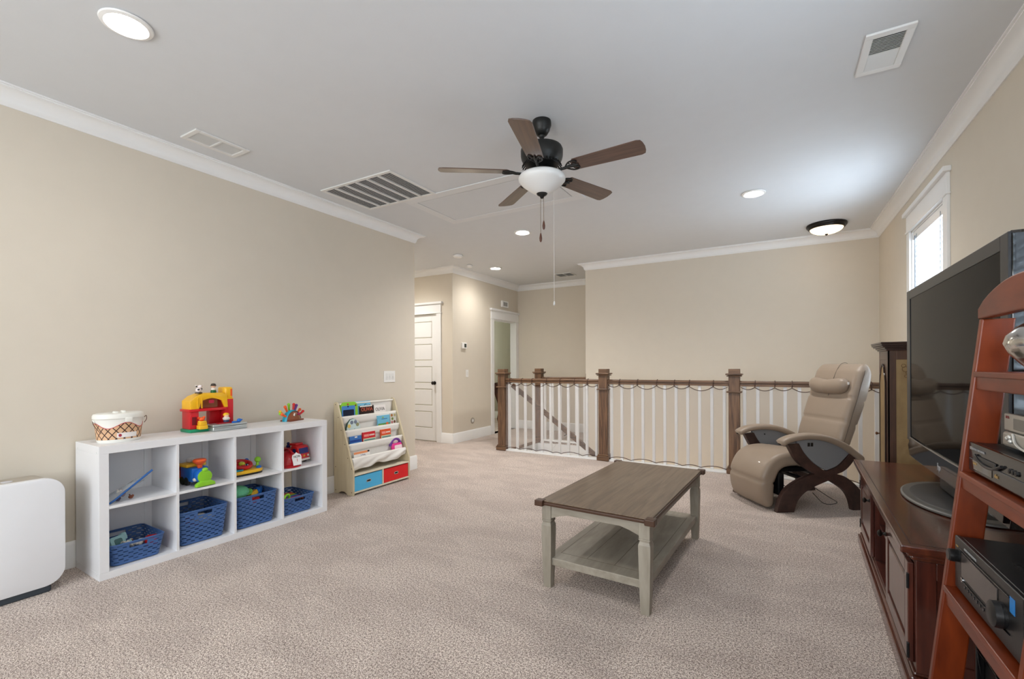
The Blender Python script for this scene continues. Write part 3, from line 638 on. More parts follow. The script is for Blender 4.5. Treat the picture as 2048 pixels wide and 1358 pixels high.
# ------------------------------------------------------------------ baskets
BASK = mat('basket_blue', (66, 102, 158), .45, var=.05)
def basket(label, x, y, w, d, h, rows, cols, hx):
    """w along the shelf (y), d depth (x)"""
    root = onshelf('plastic_basket', label, 'basket', x, y, ZL, group='blue woven plastic baskets in the cube shelf')
    per = rrect(1, 1, .5, 8)
    nu = cols*8; nv = rows*5+4
    def P(u, v, off=0):
        tp = .86+.14*v; W_, D_ = w*tp/2-off, d*tp/2-off; r = .03
        Lx, Ly = 2*(D_-r), 2*(W_-r); arc = pi/2*r; tot = 2*Lx+2*Ly+4*arc; s = u*tot
        # start front-left corner going along +y on the front (x=+D_)
        for seg, ln in (('f', Ly), ('a', arc), ('r', Lx), ('b', arc), ('k', Ly), ('c', arc), ('l', Lx), ('d', arc)):
            if s <= ln+1e-9: break
            s -= ln
        if seg == 'f': return Vector((D_, -W_+r+s, 0))
        if seg == 'a': a = s/r; return Vector((D_-r+r*cos(a), W_-r+r*sin(a), 0))
        if seg == 'r': return Vector((D_-r-s, W_, 0))
        if seg == 'b': a = pi/2+s/r; return Vector((-D_+r+r*cos(a), W_-r+r*sin(a), 0))
        if seg == 'k': return Vector((-D_, W_-r-s, 0))
        if seg == 'c': a = pi+s/r; return Vector((-D_+r+r*cos(a), -W_+r+r*sin(a), 0))
        if seg == 'l': return Vector((-D_+r+s, -W_, 0))
        a = 1.5*pi+s/r; return Vector((D_-r+r*cos(a), -W_+r+r*sin(a), 0))
    def fn(u, v):
        p = P(u, v); p.z = .006+(h-.012)*v; return p
    def hole(u, v, j):   # woven slots plus the hand hole
        p = P(u, v)
        if abs(p.y) < hx and abs(abs(p.x)-d/2) < .02 and nv-12.5 < j < nv-4.5: return 'h'
        return None
    def skip(i, j):
        u, v = (i+.5)/nu, (j+.5)/nv
        p = P(u, v)
        if hole(u, v, j): return True
        if abs(p.y) < hx+.010 and abs(abs(p.x)-d/2) < .02 and j > nv-15: return False
        if j < 3 or j > nv-4 or j % 5 > 1: return False
        return (i+(j//5)*4) % 8 < 4
    t = MB(); t.grid(fn, nu, nv, closeu=True, skip=skip)
    t.bm.faces.new([t.bm.verts.new(fn(i/40, 0)) for i in range(40)])
    o = t.build('woven_wall', BASK, root, recalc=False)
    sm = o.modifiers.new('s', 'SOLIDIFY'); sm.thickness = .0028; sm.offset = 0
    t = MB(); t.tube([fn(i/64, 1) for i in range(64)], .0045, 6, closed=True); t.build('rim', BASK, root, smooth=60)
    return root
def yc(k): return CY0[k]+cell/2
BX = -.185
basket('low blue woven basket in the lower left compartment, holding small white toys', BX, yc(0)-.022, .272, .33, .135, 8, 22, .045)
basket('tall blue woven basket in the second lower compartment from the left', BX, yc(1)-.01, .300, .33, .225, 14, 22, .045)
basket('tall blue woven basket with a green plush toy, third compartment of the lower row', BX, yc(2)-.005, .300, .33, .235, 14, 22, .045)
basket('low blue woven basket in the lower right compartment with a colourful slatted toy', BX, yc(3)-.02, .268, .33, .140, 8, 22, .045)
# contents
def blob(name, label, cat, c, r, m, rz=0, seg=14): 
    t = MB(); t.ball((0, 0, 0), r, seg); o = t.build(name, m, smooth=60); o.location = S(*c); o.rotation_euler = (0, 0, SA+rz); return tag(o, label, cat)
MINT = mat('mint_plastic', (160, 205, 205), .35); TW = mat('toy_white', (225, 220, 210), .4); TR = mat('toy_red', (200, 30, 36), .35); TY = mat('toy_yellow', (238, 186, 40), .35)
TB = mat('toy_blue', (24, 104, 196), .3); TG = mat('toy_green', (140, 205, 50), .35); TO = mat('toy_orange', (240, 96, 40), .35); TK = mat('toy_black', (26, 26, 30), .4); TGr = mat('toy_dark_green', (24, 140, 100), .35)
BROWN = mat('toy_brown', (120, 62, 36), .4); SKIN = mat('toy_skin', (238, 190, 160), .45); PURPLE = mat('toy_purple', (112, 58, 150), .35); PINK = mat('toy_pink', (226, 58, 140), .35); TEAL = mat('toy_teal', (30, 160, 190), .35)
ph_ = onshelf('toy_camera', 'pale mint toy camera lying in the lower left basket', 'toy', -.16, yc(0)-.085, ZL+.105, R(20))
t = MB(); t.prism(rrect(.085, .07, .018), -.02, .02, 'x', bev=.004, M=Matrix.Rotation(R(-25), 4, 'Y')); t.build('body', MINT, ph_, smooth=40)
t = MB(); t.prism(rrect(.045, .036, .01), .018, .022, 'x', M=Matrix.Rotation(R(-25), 4, 'Y')); t.build('screen', mat('toy_screen', (60, 110, 110), .3), ph_)
t = MB(); t.box(-.016, .016, .030, .062, .0, .045, .008, Matrix.Rotation(R(-25), 4, 'Y')); t.build('grip', MINT, ph_, smooth=40)
for k in range(9):
    c = (-.185+.10*random.random(), yc(0)-.09+.15*random.random(), ZL+.080+.020*random.random())
    m_ = [TW, TW, TW, MINT, TK, BROWN][k % 6]
    t = MB()
    if k % 2: t.ball((0, 0, 0), (.016, .014, .013), 10); t.ball((.008, .012, .012), .010, 8)
    else: t.box(-.016, .016, -.012, .012, -.010, .012, .005); t.cyl((0, 0, .01), (.004, .002, .026), .005)
    o = t.build('toy_animal', m_, smooth=50); o.location = S(*c); o.rotation_euler = (random.random()*2, random.random()*2, random.random()*6)
    tag(o, ['white blocky toy piece at the back of the lower left basket', 'round white toy animal at the left of the lower left basket', 'white toy block under the mint camera, lower left basket', 'mint green toy animal in the lower left basket', 'black toy block in the middle of the lower left basket', 'brown toy animal in the lower left basket', 'white peg topped toy block at the front of the lower left basket', 'white toy animal lying right of the camera, lower left basket', 'white toy block at the right of the heap, lower left basket'][k], 'toy')
t = MB(); t.lathe([(.004, 0), (.028, 0), (.034, .012), (.034, .05), (.03, .058), (.004, .058)], seg=20, M=Matrix.Rotation(R(90), 4, 'Y')); o = t.build('toy_cup', TR, smooth=40); o.location = S(-.14, yc(0)+.055, ZL+.075); o.rotation_euler = (0, 0, SA+R(60)); tag(o, 'red toy cup lying in the lower left basket', 'toy')
for k, (dx, dy, dz, m_, nm) in enumerate([(-.12, -.02, .13, mat('plush_maroon', (122, 24, 40), .9), 'dark red plush'), (-.10, .02, .14, TW, 'white plush'), (-.16, .05, .11, mat('plush_maroon', (122, 24, 40), .9), 'maroon plush')]):
    t = MB(); t.ball((0, 0, 0), (.06, .05, .035), 16); t.ball((.03, .045, .01), (.028, .026, .022), 12); t.ball((.03, -.045, .01), (.022, .022, .02), 12)
    o = t.build('plush_toy', m_, smooth=60); o.location = S(-.02+dx, yc(1)-.01+dy, ZL+dz-.01); tag(o, nm+' toy lying inside the tall basket, second compartment', 'toy')
GP = mat('plush_green', (120, 212, 165), .95, bump=.5, bscale=140)
gp = onshelf('plush_turtle', 'mint green plush turtle on top of the third basket', 'toy', -.14, yc(2)-.07, ZL+.255, R(30))
t = MB(); t.ball((-.01, -.02, -.01), (.075, .085, .048), 20); t.build('body', GP, gp, smooth=70)
t = MB(); t.ball((.02, .062, -.025), (.030, .038, .024), 14); t.build('head', mat('plush_lime', (120, 200, 90), .9), gp, smooth=60)
t = MB(); t.ball((.045, .03, -.03), (.018, .03, .012), 12); t.ball((-.05, .05, -.03), (.018, .03, .012), 12); t.build('flipper', mat('plush_lime', (120, 200, 90), .9), gp, smooth=60)
for (dx, dy, dz, m_, lab) in [(.02, .03, .205, TY, 'yellow toy block beside the green turtle in the third basket'), (.0, .085, .212, TB, 'blue toy block at the right end of the third basket'), (.06, -.10, .215, mat('paper_cream', (222, 214, 196), .7), 'cream cloth toy at the left corner of the third basket'), (.10, .0, .170, TR, 'red toy behind the hand hole of the third basket')]:
    t = MB(); t.box(-.028, .028, -.035, .035, -.018, .018, .008); t.lathe([(.004, .016), (.014, .018), (.012, .028), (.004, .030)], seg=14); o = t.build('toy_block', m_, smooth=40); o.location = S(BX+dx, yc(2)+dy, ZL+dz); o.rotation_euler = (R(15), R(-12), SA+dy*9); tag(o, lab, 'toy')
xy = onshelf('toy_xylophone', 'small slatted toy xylophone with rainbow bars in the lower right basket', 'toy', BX, yc(3)-.01, ZL+.098, R(0))
for k, m_ in enumerate((TR, TO, TY, TG, TB, PURPLE, TO, TR)):
    t = MB(); t.box(-.10+.026*k-.010, -.10+.026*k+.010, -.085+.003*k, .085-.003*k, 0, .008, .002); t.build('bar', m_, xy)
t = MB(); t.box(-.115, .105, -.06, -.05, -.012, 0); t.box(-.115, .105, .05, .06, -.012, 0); t.build('frame', BROWN, xy)
t = MB(); t.tube([(0, .030*cos(a*.5236), .030*sin(a*.5236)) for a in range(12)], .009, 10, closed=True); o = t.build('teething_ring', TG, smooth=60); o.location = S(-.05, yc(3)-.115, ZL+.135); o.rotation_euler = (0, R(10), SA+R(20)); tag(o, 'bright green ring toy at the left rim of the lower right basket', 'toy')

# ------------------------------------------------------------------ upper compartments
bagm = mat('zip_bag_clear', (225, 232, 238), .15, alpha=.55); 
zb = onshelf('zip_bag', 'clear zip bag with a blue zip holding small toys, upper left compartment', 'bag', -.14, CY0[0]+.11, ZM, R(0))
t = MB(); 
def bagf(u, v, s=1): 
    y = -.10+.21*u+.03*v; x = .10-.20*v; z = .006+.02+.14*u*1.0*(.25+.75*(1-v))-.02*(1-u)+s*.022*sin(pi*u)*sin(pi*v)+.004*sin(23*u+11*v); return Vector((x, y, max(.003, z)))
t.grid(lambda u, v: bagf(u, v, 1), 16, 12); t.grid(lambda u, v: bagf(u, v, -.8), 16, 12); t.build('film', bagm, zb, smooth=80, recalc=False)
t = MB(); t.tube([Vector((.104, -.10+.21*u, max(.006, .022+.14*u-.02*(1-u)))) for u in [k/8 for k in range(9)]], .006, 6); t.build('zip', mat('zip_blue', (36, 92, 160), .35), zb, smooth=60)
for k in range(8):
    t = MB(); t.ball((0, 0, 0), (.014, .012, .010), 10); t.ball((.010, .006, .008), .007, 8); t.cyl((0, 0, 0), (-.016, 0, .012), .004, seg=8); o = t.build('toy_figure', [mat('pc_grey', (150, 130, 140), .5), TW, BROWN, mat('pc_navy', (70, 64, 96), .5)][k % 4], smooth=50)
    o.location = S(-.15+.09*random.random(), CY0[0]+.03+.10*random.random(), ZM+.014+.018*(k % 3)); tag(o, 'tiny grey and brown toy piece inside the clear zip bag', 'toy', 'tiny toys in the zip bag')

# toy train engine with a green animal face, second compartment
tr_ = onshelf('toy_train', 'blue toy train engine with a lime green bumper and orange chimney, second compartment', 'toy', -.115, CY0[1]+.150, ZM, R(3))
tr_.scale = (1.2, 1.2, 1.2)
T = lambda: MB()
t = T(); t.box(-.085, .04, -.045, .045, .022, .100, .010); t.lathe([(.004, -.0), (.036, .0), (.040, .01), (.040, .07), (.034, .078), (.004, .078)], seg=24, M=Matrix.Translation((.0, 0, .058)) @ Matrix.Rotation(R(90), 4, 'Y')); t.build('body', TB, tr_, smooth=40)
t = T(); t.box(-.095, .0, -.052, .052, .100, .118, .006); t.build('roof', TY, tr_, smooth=40)
t = T(); t.lathe([(.012, .095), (.014, .115), (.030, .128), (.034, .138), (.028, .146), (.004, .150)], (.030, 0, 0), 20); t.build('chimney', TO, tr_, smooth=40)
t = T(); t.lathe([(.004, -.006), (.034, -.006), (.036, 0), (.034, .010), (.004, .014)], seg=24, M=Matrix.Translation((.080, 0, .055)) @ Matrix.Rotation(R(90), 4, 'Y')); t.ball((.084, 0, .092), (.012, .016, .012), 12); t.prism([(-.05, .004), (.05, .004), (.046, .020), (.026, .032), (-.026, .032), (-.046, .020)], .070, .098, 'x', bev=.004); t.build('front_bumper', TG, tr_, smooth=40)
t = T(); t.ball((.052, -.036, .040), .011, 10); t.ball((.052, .036, .040), .011, 10); t.build('eyes', TW, tr_, smooth=60)
for x in (-.062, -.018):
    for s in (-1, 1):
        t = T(); t.lathe([(.004, 0), (.022, 0), (.024, .003), (.024, .012), (.016, .015), (.004, .012)], seg=20, M=frame((x, s*.046, .024), (1, 0, 0), (0, 0, s))); t.build('wheel', TK, tr_, smooth=40)
t = T(); t.ball((-.060, 0, .130), (.030, .022, .016), 12); t.ball((-.025, 0, .136), (.020, .016, .012), 12); o = t.build('toy_dog', mat('toy_grey', (206, 204, 208), .5), smooth=60)
o.matrix_basis = tr_.matrix_basis.copy(); tag(o, 'small pale toy dog lying on the roof of the toy train', 'toy')
tg = onshelf('toy_wagon', 'red and lime toy wagon behind the train engine in the second compartment', 'toy', -.275, CY0[1]+.080, ZM, R(5))
t = T(); t.box(-.05, .02, -.04, .04, .055, .115, .008); t.build('cab', mat('toy_darkred', (150, 36, 40), .4), tg, smooth=40)
t = T(); t.box(-.055, .03, -.042, .042, .018, .055, .006); t.build('base', TG, tg, smooth=40)
t = T(); t.box(.02, .045, -.03, .03, .035, .085, .006); t.build('load', TO, tg, smooth=40)
for s in (-1, 1): t = T(); t.lathe([(.004, 0), (.018, 0), (.020, .004), (.020, .010), (.004, .012)], seg=16, M=frame((-.02, s*.043, .020), (1, 0, 0), (0, 0, s))); t.build('wheel', TK, tg, smooth=40)

# driving toy: yellow board with red wheel
dv = onshelf('steering_toy', 'yellow toy dashboard with a red steering wheel and green shifter, third compartment', 'toy', -.165, CY0[2]+.130, ZM, R(0))
t = T(); t.prism(rrect(.19, .235, .06, 6), .0, .012, 'z', bev=.003); t.build('underside', TK, dv, smooth=40)
t = T(); t.prism(rrect(.195, .240, .062, 6), .012, .036, 'z', bev=.008); t.build('dashboard', TY, dv, smooth=40)
WM = Matrix.Translation((.005, -.01, .070)) @ Matrix.Rotation(R(16), 4, 'Y')
t = T(); t.lathe([(.052, -.010), (.068, -.012), (.074, 0), (.068, .012), (.054, .012), (.046, 0)], seg=32, cap=False, M=WM); t.lathe([(.052, -.010), (.046, 0)], seg=32, cap=False, M=WM)
for a in (0, 120, 240): t.box(.010, .055, -.012, .012, -.005, .005, .003, WM @ Matrix.Rotation(R(a), 4, 'Z'))
t.cyl((0, -.01, .034), (.004, -.01, .070), .020); t.build('wheel', TR, dv, smooth=40)
t = T(); t.lathe([(.004, -.004), (.022, -.002), (.022, .010), (.016, .016), (.004, .018)], seg=20, M=WM); t.build('horn_button', mat('toy_lime', (196, 200, 60), .35), dv, smooth=40)
t = T(); t.cyl((.02, .095, .036), (.02, .10, .075), .010); t.ball((.02, .10, .090), (.024, .022, .022), 14); t.build('shifter', TG, dv, smooth=50)
t = T(); t.lathe([(.018, .034), (.018, .046), (.012, .052), (.004, .053)], (.062, .085, 0), 18); t.build('button', TB, dv, smooth=40)
t = T(); t.prism(rrect(.05, .09, .02), .036, .046, 'z', bev=.004, M=Matrix.Translation((.058, -.075, 0))); t.build('panel', TEAL, dv, smooth=40)
t = T(); t.prism(rrect(.05, .12, .02), .036, .075, 'z', bev=.006, M=Matrix.Translation((-.065, -.02, 0))); t.build('windscreen', TO, dv, smooth=40)
t = T(); t.ball((-.05, .055, .085), (.014, .016, .014), 12); t.cyl((-.05, .055, .036), (-.05, .055, .085), .005); t.build('mirror', TB, dv, smooth=50)

# fire helmet and fire truck, fourth compartment
HR = mat('helmet_red', (176, 16, 30), .25, coat=.4)
hm = onshelf('fire_helmet', 'red toy fire helmet with a white badge in the upper right compartment', 'toy', -.115, CY0[3]+.100, ZM, R(0))
t = T(); t.lathe([(.102, .0), (.106, .004), (.098, .012), (.082, .022), (.080, .050), (.070, .084), (.048, .108), (.020, .120), (.004, .122)], seg=36, sx=1.05, sy=.90, cap=False); t.build('shell', HR, hm, smooth=50)
t = T(); t.tube([(.070-.140*k/8, 0, .090+.046*sin(pi*(.12+.76*k/8))) for k in range(9)], .007, 8); t.build('ridge', HR, hm, smooth=50)
BM = frame((.094, .020, .066), (0, 1, 0), (-.22, 0, 1))
shield = [(-.034, -.050), (.034, -.050), (.036, -.020), (.040, .012), (.034, .030), (.016, .038), (0, .050), (-.016, .038), (-.034, .030), (-.040, .012), (-.036, -.020)]
t = T(); t.prism(shield, -.002, .003, 'z', M=BM); t.build('badge', mat('badge_white', (236, 234, 236), .35), hm)
BLK = mat('ink_black', (24, 24, 28), .6); REDI = mat('ink_red', (200, 30, 40), .5)
text('NCFR', .024, BM @ Matrix.Translation((0, .016, .0036)), BLK, hm, world=False, xs=.9)
text('1', .034, BM @ Matrix.Translation((0, -.012, .0036)), REDI, hm, world=False)
ft_ = onshelf('fire_truck', 'round nosed red toy fire truck behind the helmet in the upper right compartment', 'toy', -.225, CY0[3]+.235, ZM, R(10))
FR = mat('truck_red', (206, 22, 30), .25, coat=.4)
t = T(); t.box(-.13, .035, -.055, .055, .030, .118, .014, seg=3); t.prism([(.02, .030), (.100, .030), (.104, .070), (.090, .128), (.070, .142), (.02, .142)], -.060, .060, 'y', bev=.012); t.build('body', FR, ft_, smooth=40)
t = T(); t.box(-.02, .055, -.040, .040, .138, .160, .010, seg=3); t.build('roof_rack', FR, ft_, smooth=40)
t = T(); t.box(-.06, .110, -.062, .062, .018, .036, .007, seg=3); t.build('bumper', TW, ft_, smooth=40)
NV = mat('toy_navy', (24, 36, 110), .25)
t = T(); t.box(-.0015, .0015, -.046, .046, -.022, .022, .001, Matrix.Translation((.0985, 0, .100)) @ Matrix.Rotation(R(-14), 4, 'Y')); t.build('windscreen', NV, ft_)
for s in (-1, 1): t = T(); t.prism(rrect(.036, .040, .010, 3, .060, .100), s*.0592-.002, s*.0592+.002, 'y'); t.build('side_window', NV, ft_)
for y in (-.040, 0, .040): t = T(); t.lathe([(.004, 0), (.009, 0), (.009, .003), (.003, .005)], seg=14, M=Matrix.Translation((.103, y, .058)) @ Matrix.Rotation(R(90), 4, 'Y')); t.build('headlight', TY if y == 0 else TW, ft_, smooth=40)
for x in (-.08, .065):
    for s in (-1, 1): t = T(); t.lathe([(.004, 0), (.022, 0), (.024, .004), (.024, .014), (.004, .015)], seg=18, M=frame((x, s*.050, .024), (1, 0, 0), (0, 0, s))); t.build('wheel', TK, ft_, smooth=40)
t = T(); t.ball((-.06, -.01, .128), .016, 12); t.cyl((-.06, -.01, .110), (-.06, -.01, .120), .014); t.ball((-.06, -.01, .150), .012, 12); o = t.build('toy_firefighter', NV, smooth=50); o.matrix_basis = ft_.matrix_basis.copy(); tag(o, 'tiny dark blue toy figure riding on the red fire truck', 'toy')

# ------------------------------------------------------------------ on top of the shelf
# oval tub with lattice print
tb = onshelf('lidded_tub', 'oval white lidded tub printed with a brown waffle lattice, left end of the shelf', 'tub', -.170, .146, ZT, 0)
tb.scale = (.92, .88, 1)
TUBW = mat('tub_white', (236, 236, 230), .35)
sx_, sy_ = .72, 1.0
def tubR(z): return .118+.016*(z/.150)
t = T(); t.lathe([(.004, 0), (.112, 0), (.118, .006)]+[(tubR(z), z) for z in (.02, .05, .08, .11, .150)]+[(.004, .150)], seg=48, sx=sx_, sy=sy_); t.build('body', TUBW, tb, smooth=40)
# printed sleeve: a thin shell with a wavy upper edge carrying the lattice as real colour
def wav(a): return .100+.016*sin(a*4+1.2)
t = T(); NS = 96
def slv(u, v):
    a = 2*pi*u; z = .018+(wav(a)-.018)*v; r = tubR(z)+.0006; return Vector((sx_*r*cos(a), sy_*r*sin(a), z))
t.grid(slv, NS, 6, closeu=True)
LM = bpy.data.materials.new('lattice_print'); LM.use_nodes = True; nt = LM.node_tree; b = nt.nodes['Principled BSDF']; b.inputs['Roughness'].default_value = .4
tc = nt.nodes.new('ShaderNodeTexCoord'); sep = nt.nodes.new('ShaderNodeSeparateXYZ'); nt.links.new(tc.outputs['Object'], sep.inputs[0])
def math_(op, a, b_=None, c=None):
    n = nt.nodes.new('ShaderNodeMath'); n.operation = op
    for i, x in enumerate((a, b_, c)):
        if x is None: continue
        if isinstance(x, (int, float)): n.inputs[i].default_value = x
        else: nt.links.new(x, n.inputs[i])
    return n.outputs[0]
ang = math_('MULTIPLY', math_('ARCTAN2', sep.outputs['Y'], math_('DIVIDE', sep.outputs['X'], sx_)), 3.5)
zz = math_('MULTIPLY', sep.outputs['Z'], 17.0*2.2)
def stripe(x): return math_('LESS_THAN', math_('ABSOLUTE', math_('SUBTRACT', math_('FRACT', math_('ADD', x, 10.0)), .5)), .085)
la = math_('MAXIMUM', stripe(math_('MULTIPLY', math_('ADD', ang, math_('MULTIPLY', zz, .72)), .8)), stripe(math_('MULTIPLY', math_('SUBTRACT', ang, math_('MULTIPLY', zz, .72)), .8)))
mx = nt.nodes.new('ShaderNodeMix'); mx.data_type = 'RGBA'; mx.inputs[6].default_value = (*lin((218, 178, 140)), 1); mx.inputs[7].default_value = (*lin((62, 34, 26)), 1); nt.links.new(la, mx.inputs[0]); nt.links.new(mx.outputs[2], b.inputs['Base Color'])
t.build('printed_sleeve', LM, tb, smooth=60)
t = T(); t.tube([slv(k/96, 1)*1.0 for k in range(96)], .0022, 5, closed=True); t.build('sleeve_edge', mat('print_red', (196, 84, 88), .5), tb)
t = T(); t.lathe([(.134, .138), (.142, .142), (.142, .158), (.136, .168), (.124, .172), (.004, .170)], seg=48, sx=sx_, sy=sy_, cap=False); t.build('lid', TUBW, tb, smooth=40)
t = T(); t.box(-.01, .03, -.035, -.012, .168, .182, .006); t.box(-.01, .03, .008, .030, .168, .184, .006); t.build('lid_tab', TUBW, tb, smooth=40)
t = T(); t.box(.098, .108, .0, .040, .118, .146, .004); t.build('clasp', TUBW, tb, smooth=40)
for s in (-1, 1): t = T(); t.box(-.014, .014, s*.132-.010, s*.132+.010, .118, .138, .005); t.build('handle_lug', TUBW, tb, smooth=40)
t = T(); t.tube(bez([(0, -.142, .130), (.05, -.146, .104), (.09, -.125, .062)], 5), .0022, 6); t.tube(bez([(0, .142, .130), (.012, .152, .142), (.02, .150, .120), (.01, .140, .10)], 5), .0022, 6); t.build('wire_handle', mat('wire_brown', (110, 84, 70), .4, .4), tb)
LB = lambda y, z: Vector((sx_*(tubR(z)+.002)*math.sqrt(max(0, 1-(y/tubR(z))**2)), y, z))
t = T(); t.grid(lambda u, v: LB(-.040+.112*u, .028+.028*v), 14, 2); o = t.build('label', mat('label_white', (238, 234, 232), .4), tb, recalc=False)
m2 = o.modifiers.new('s', 'SOLIDIFY'); m2.thickness = .001
t = T(); p = LB(-.024, .042); t.lathe([(.0005, .0), (.009, .0), (.009, .001), (.0005, .001)], seg=20, M=frame(p+Vector((.0012, 0, 0)), (-.25*0, 1, 0), (0, 0, 1))); t.build('label_seal', mat('seal_maroon', (160, 50, 70), .4), tb)

# toy barn
br = onshelf('toy_barn', 'yellow and red toy barn with a green base on top of the shelf', 'toy', -.205, .665, ZT, 0)
BY = mat('barn_yellow', (240, 184, 30), .35, coat=.2); BR_ = mat('barn_red', (204, 24, 36), .35, coat=.2)
hw = .141
t = T(); t.box(-.075, .065, -hw-.008, hw+.008, 0, .022, .006); t.build('base', TGr, br, smooth=40)
t = T(); t.box(-.065, .050, -hw, -hw+.055, .022, .140, .004); t.build('left_wall', BR_, br, smooth=40)
t = T(); t.box(-.065, -.02, hw-.13, hw-.055, .022, .140, .004); t.box(-.065, .050, hw-.055, hw, .022, .215, .004); t.build('right_wall', BR_, br, smooth=40)
t = T(); t.box(-.075, .060, -hw-.010, hw-.050, .140, .158, .004); t.build('floor_beam', BR_, br, smooth=40)
z0 = .158
outer = [(-hw, z0), (-hw, z0+.058), (-hw+.035, z0+.085), (-hw+.080, z0+.104), (.055, z0+.104), (.085, z0+.085), (hw-.045, z0+.03), (hw-.045, z0)]
t = T()
arch = [(-hw, z0), (-hw, z0+.055), (-hw+.035, z0+.085), (-hw+.085, z0+.105), (.065, z0+.105), (.095, z0+.085), (hw-.04, z0)] 
inner = [(hw-.060, z0), (hw-.080, z0+.050), (.02, z0+.066), (-.010, z0+.070), (-.040, z0+.064), (-.070, z0+.054), (-.088, z0)]
t.prism(arch+inner, .035, .055, 'y', bev=.002, M=Matrix(((0, 1, 0, 0), (1, 0, 0, 0), (0, 0, 1, 0), (0, 0, 0, 1))))
t.prism([(-hw, z0), (-hw, z0+.055), (-hw+.035, z0+.085), (-hw+.085, z0+.105), (-hw+.09, z0+.095), (-hw+.045, z0+.075), (-hw+.012, z0+.05), (-hw+.012, z0)], -.065, .035, 'y', M=Matrix(((0, 1, 0, 0), (1, 0, 0, 0), (0, 0, 1, 0), (0, 0, 0, 1))))
t.box(-.065, .035, -hw+.085, .065, z0+.095, z0+.105, .002)
t.build('roof', BY, br, smooth=40)
for s in (-.10, -.075): t = T(); t.box(.055, .0585, s, s+.008, z0+.004, z0+.075, .001); t.build('roof_rib', BY, br)
t = T(); t.box(-.060, .045, hw-.055, hw, .215, .300, .012, seg=3); t.box(-.062, .048, hw-.058, hw+.002, .212, .222, .003); t.build('silo', BY, br, smooth=40)
t = T(); t.box(.045, .0465, hw-.018, hw-.006, .235, .285); t.build('silo_window', TO, br)
t = T(); t.box(.047, .052, -hw+.012, -hw+.040, .050, .105, .002); t.build('window_shutter', mat('barn_dark', (110, 16, 30), .5), br)
t = T(); t.prism(rrect(.034, .022, .005, 4), 0, .002, 'z', M=frame((.034, .0, z0+.045), (0, 1, 0), (0, 0, 1))); t.build('badge', mat('badge_red', (206, 46, 80), .4), br)
t = T(); t.box(-.064, -.060, -.088, hw-.045, z0, z0+.09); t.build('rear_wall', mat('barn_tan', (214, 168, 130), .5), br)
# figures
def figure(nm, lab, x, y, z, base, body, head, hat, cat='toy figure', hatr=1.12):
    r = onshelf(nm, lab, cat, x, y, z)
    t = T(); t.lathe([(.004, 0), (.017, 0), (.018, .004), (.016, .018), (.014, .020)], seg=16); t.build('base', base, r, smooth=40)
    t = T(); t.lathe([(.015, .018), (.016, .026), (.010, .036), (.004, .038)], seg=16); t.build('body', body, r, smooth=50)
    t = T(); t.ball((0, 0, .046), .0145, 14); t.build('head', head, r, smooth=60)
    t = T(); t.lathe([(.0185, .048), (.019, .051), (.0155, .053), (.0150, .062), (.004, .066)], seg=16); t.build('hat', hat, r, smooth=40)
    return r
YT = z0+.105
cow = onshelf('toy_cow', 'black and white toy cow standing on the barn roof, left', 'toy figure', -.195, .595, ZT+YT)
COW = mat('cow_white', (236, 226, 226), .5)
t = T(); t.lathe([(.004, 0), (.022, 0), (.022, .006), (.004, .006)], seg=16); t.build('base', mat('cow_base', (60, 46, 30), .6), cow)
t = T(); t.ball((0, 0, .022), (.016, .019, .018), 14); t.build('body', COW, cow, smooth=60)
t = T(); t.ball((.008, .004, .046), (.014, .014, .012), 14); t.cyl((0, -.012, .052), (0, -.022, .056), .005, .002, 8); t.cyl((0, .018, .052), (0, .027, .056), .005, .002, 8); t.build('head', COW, cow, smooth=60)
t = T(); t.ball((.013, -.006, .026), (.005, .008, .006), 10); t.ball((.002, -.014, .048), (.006, .005, .005), 10); t.ball((.006, .016, .030), (.008, .005, .006), 8); t.build('spots', TK, cow, smooth=60)
figure('toy_farmer', 'toy figure with a dark brown hat and green base on the barn roof', -.195, .690, ZT+YT, mat('fig_green', (10, 96, 50), .4), TW, SKIN, mat('fig_brown', (62, 50, 38), .5))
hay = onshelf('toy_hay_bale', 'yellow toy hay bale with a small orange hen, left doorway of the barn', 'toy', -.125, .585, ZT+.022)
t = T(); t.box(-.024, .024, -.026, .026, 0, .026, .003); t.box(-.020, .020, -.022, .022, .026, .046, .003); t.lathe([(.022, .044), (.026, .050), (.024, .056), (.016, .054)], seg=16); t.build('bale', TY, hay, smooth=40)
t = T(); t.ball((0, -.002, .068), (.014, .018, .014), 12); t.ball((0, .012, .080), .008, 10); t.cyl((0, -.014, .070), (0, -.024, .080), .005, .008, 8); t.build('hen', TO, hay, smooth=50)
sl = onshelf('toy_cart', 'dark red toy cart with a yellow haired farm figure, right doorway of the barn', 'toy', -.125, .735, ZT+.022)
t = T(); t.box(-.022, .022, -.055, .055, .010, .032, .006); t.build('cart', mat('cart_red', (150, 12, 24), .4), sl, smooth=40)
for s in (-.035, .035): t = T(); t.lathe([(.004, 0), (.012, 0), (.012, .006), (.004, .007)], seg=14, M=Matrix.Translation((.020, s, .012)) @ Matrix.Rotation(R(90), 4, 'Y')); t.build('wheel', NV, sl, smooth=40)
t = T(); t.lathe([(.016, .030), (.019, .040), (.014, .052)], (0, .006, 0), 14); t.build('overalls', mat('toy_denim', (40, 60, 96), .5), sl, smooth=40)
t = T(); t.lathe([(.020, .048), (.024, .058), (.014, .070)], (0, .006, 0), 14); t.build('beard', TW, sl, smooth=40)
t = T(); t.ball((.002, .006, .076), .016, 14); t.build('head', SKIN, sl, smooth=60)
t = T(); t.ball((-.002, .006, .084), (.018, .020, .014), 14); t.build('hair', TY, sl, smooth=60)
bb_ = onshelf('toy_bird', 'small bright blue toy bird beside the barn cart, behind the tin', 'toy', -.095, .815, ZT+.055)
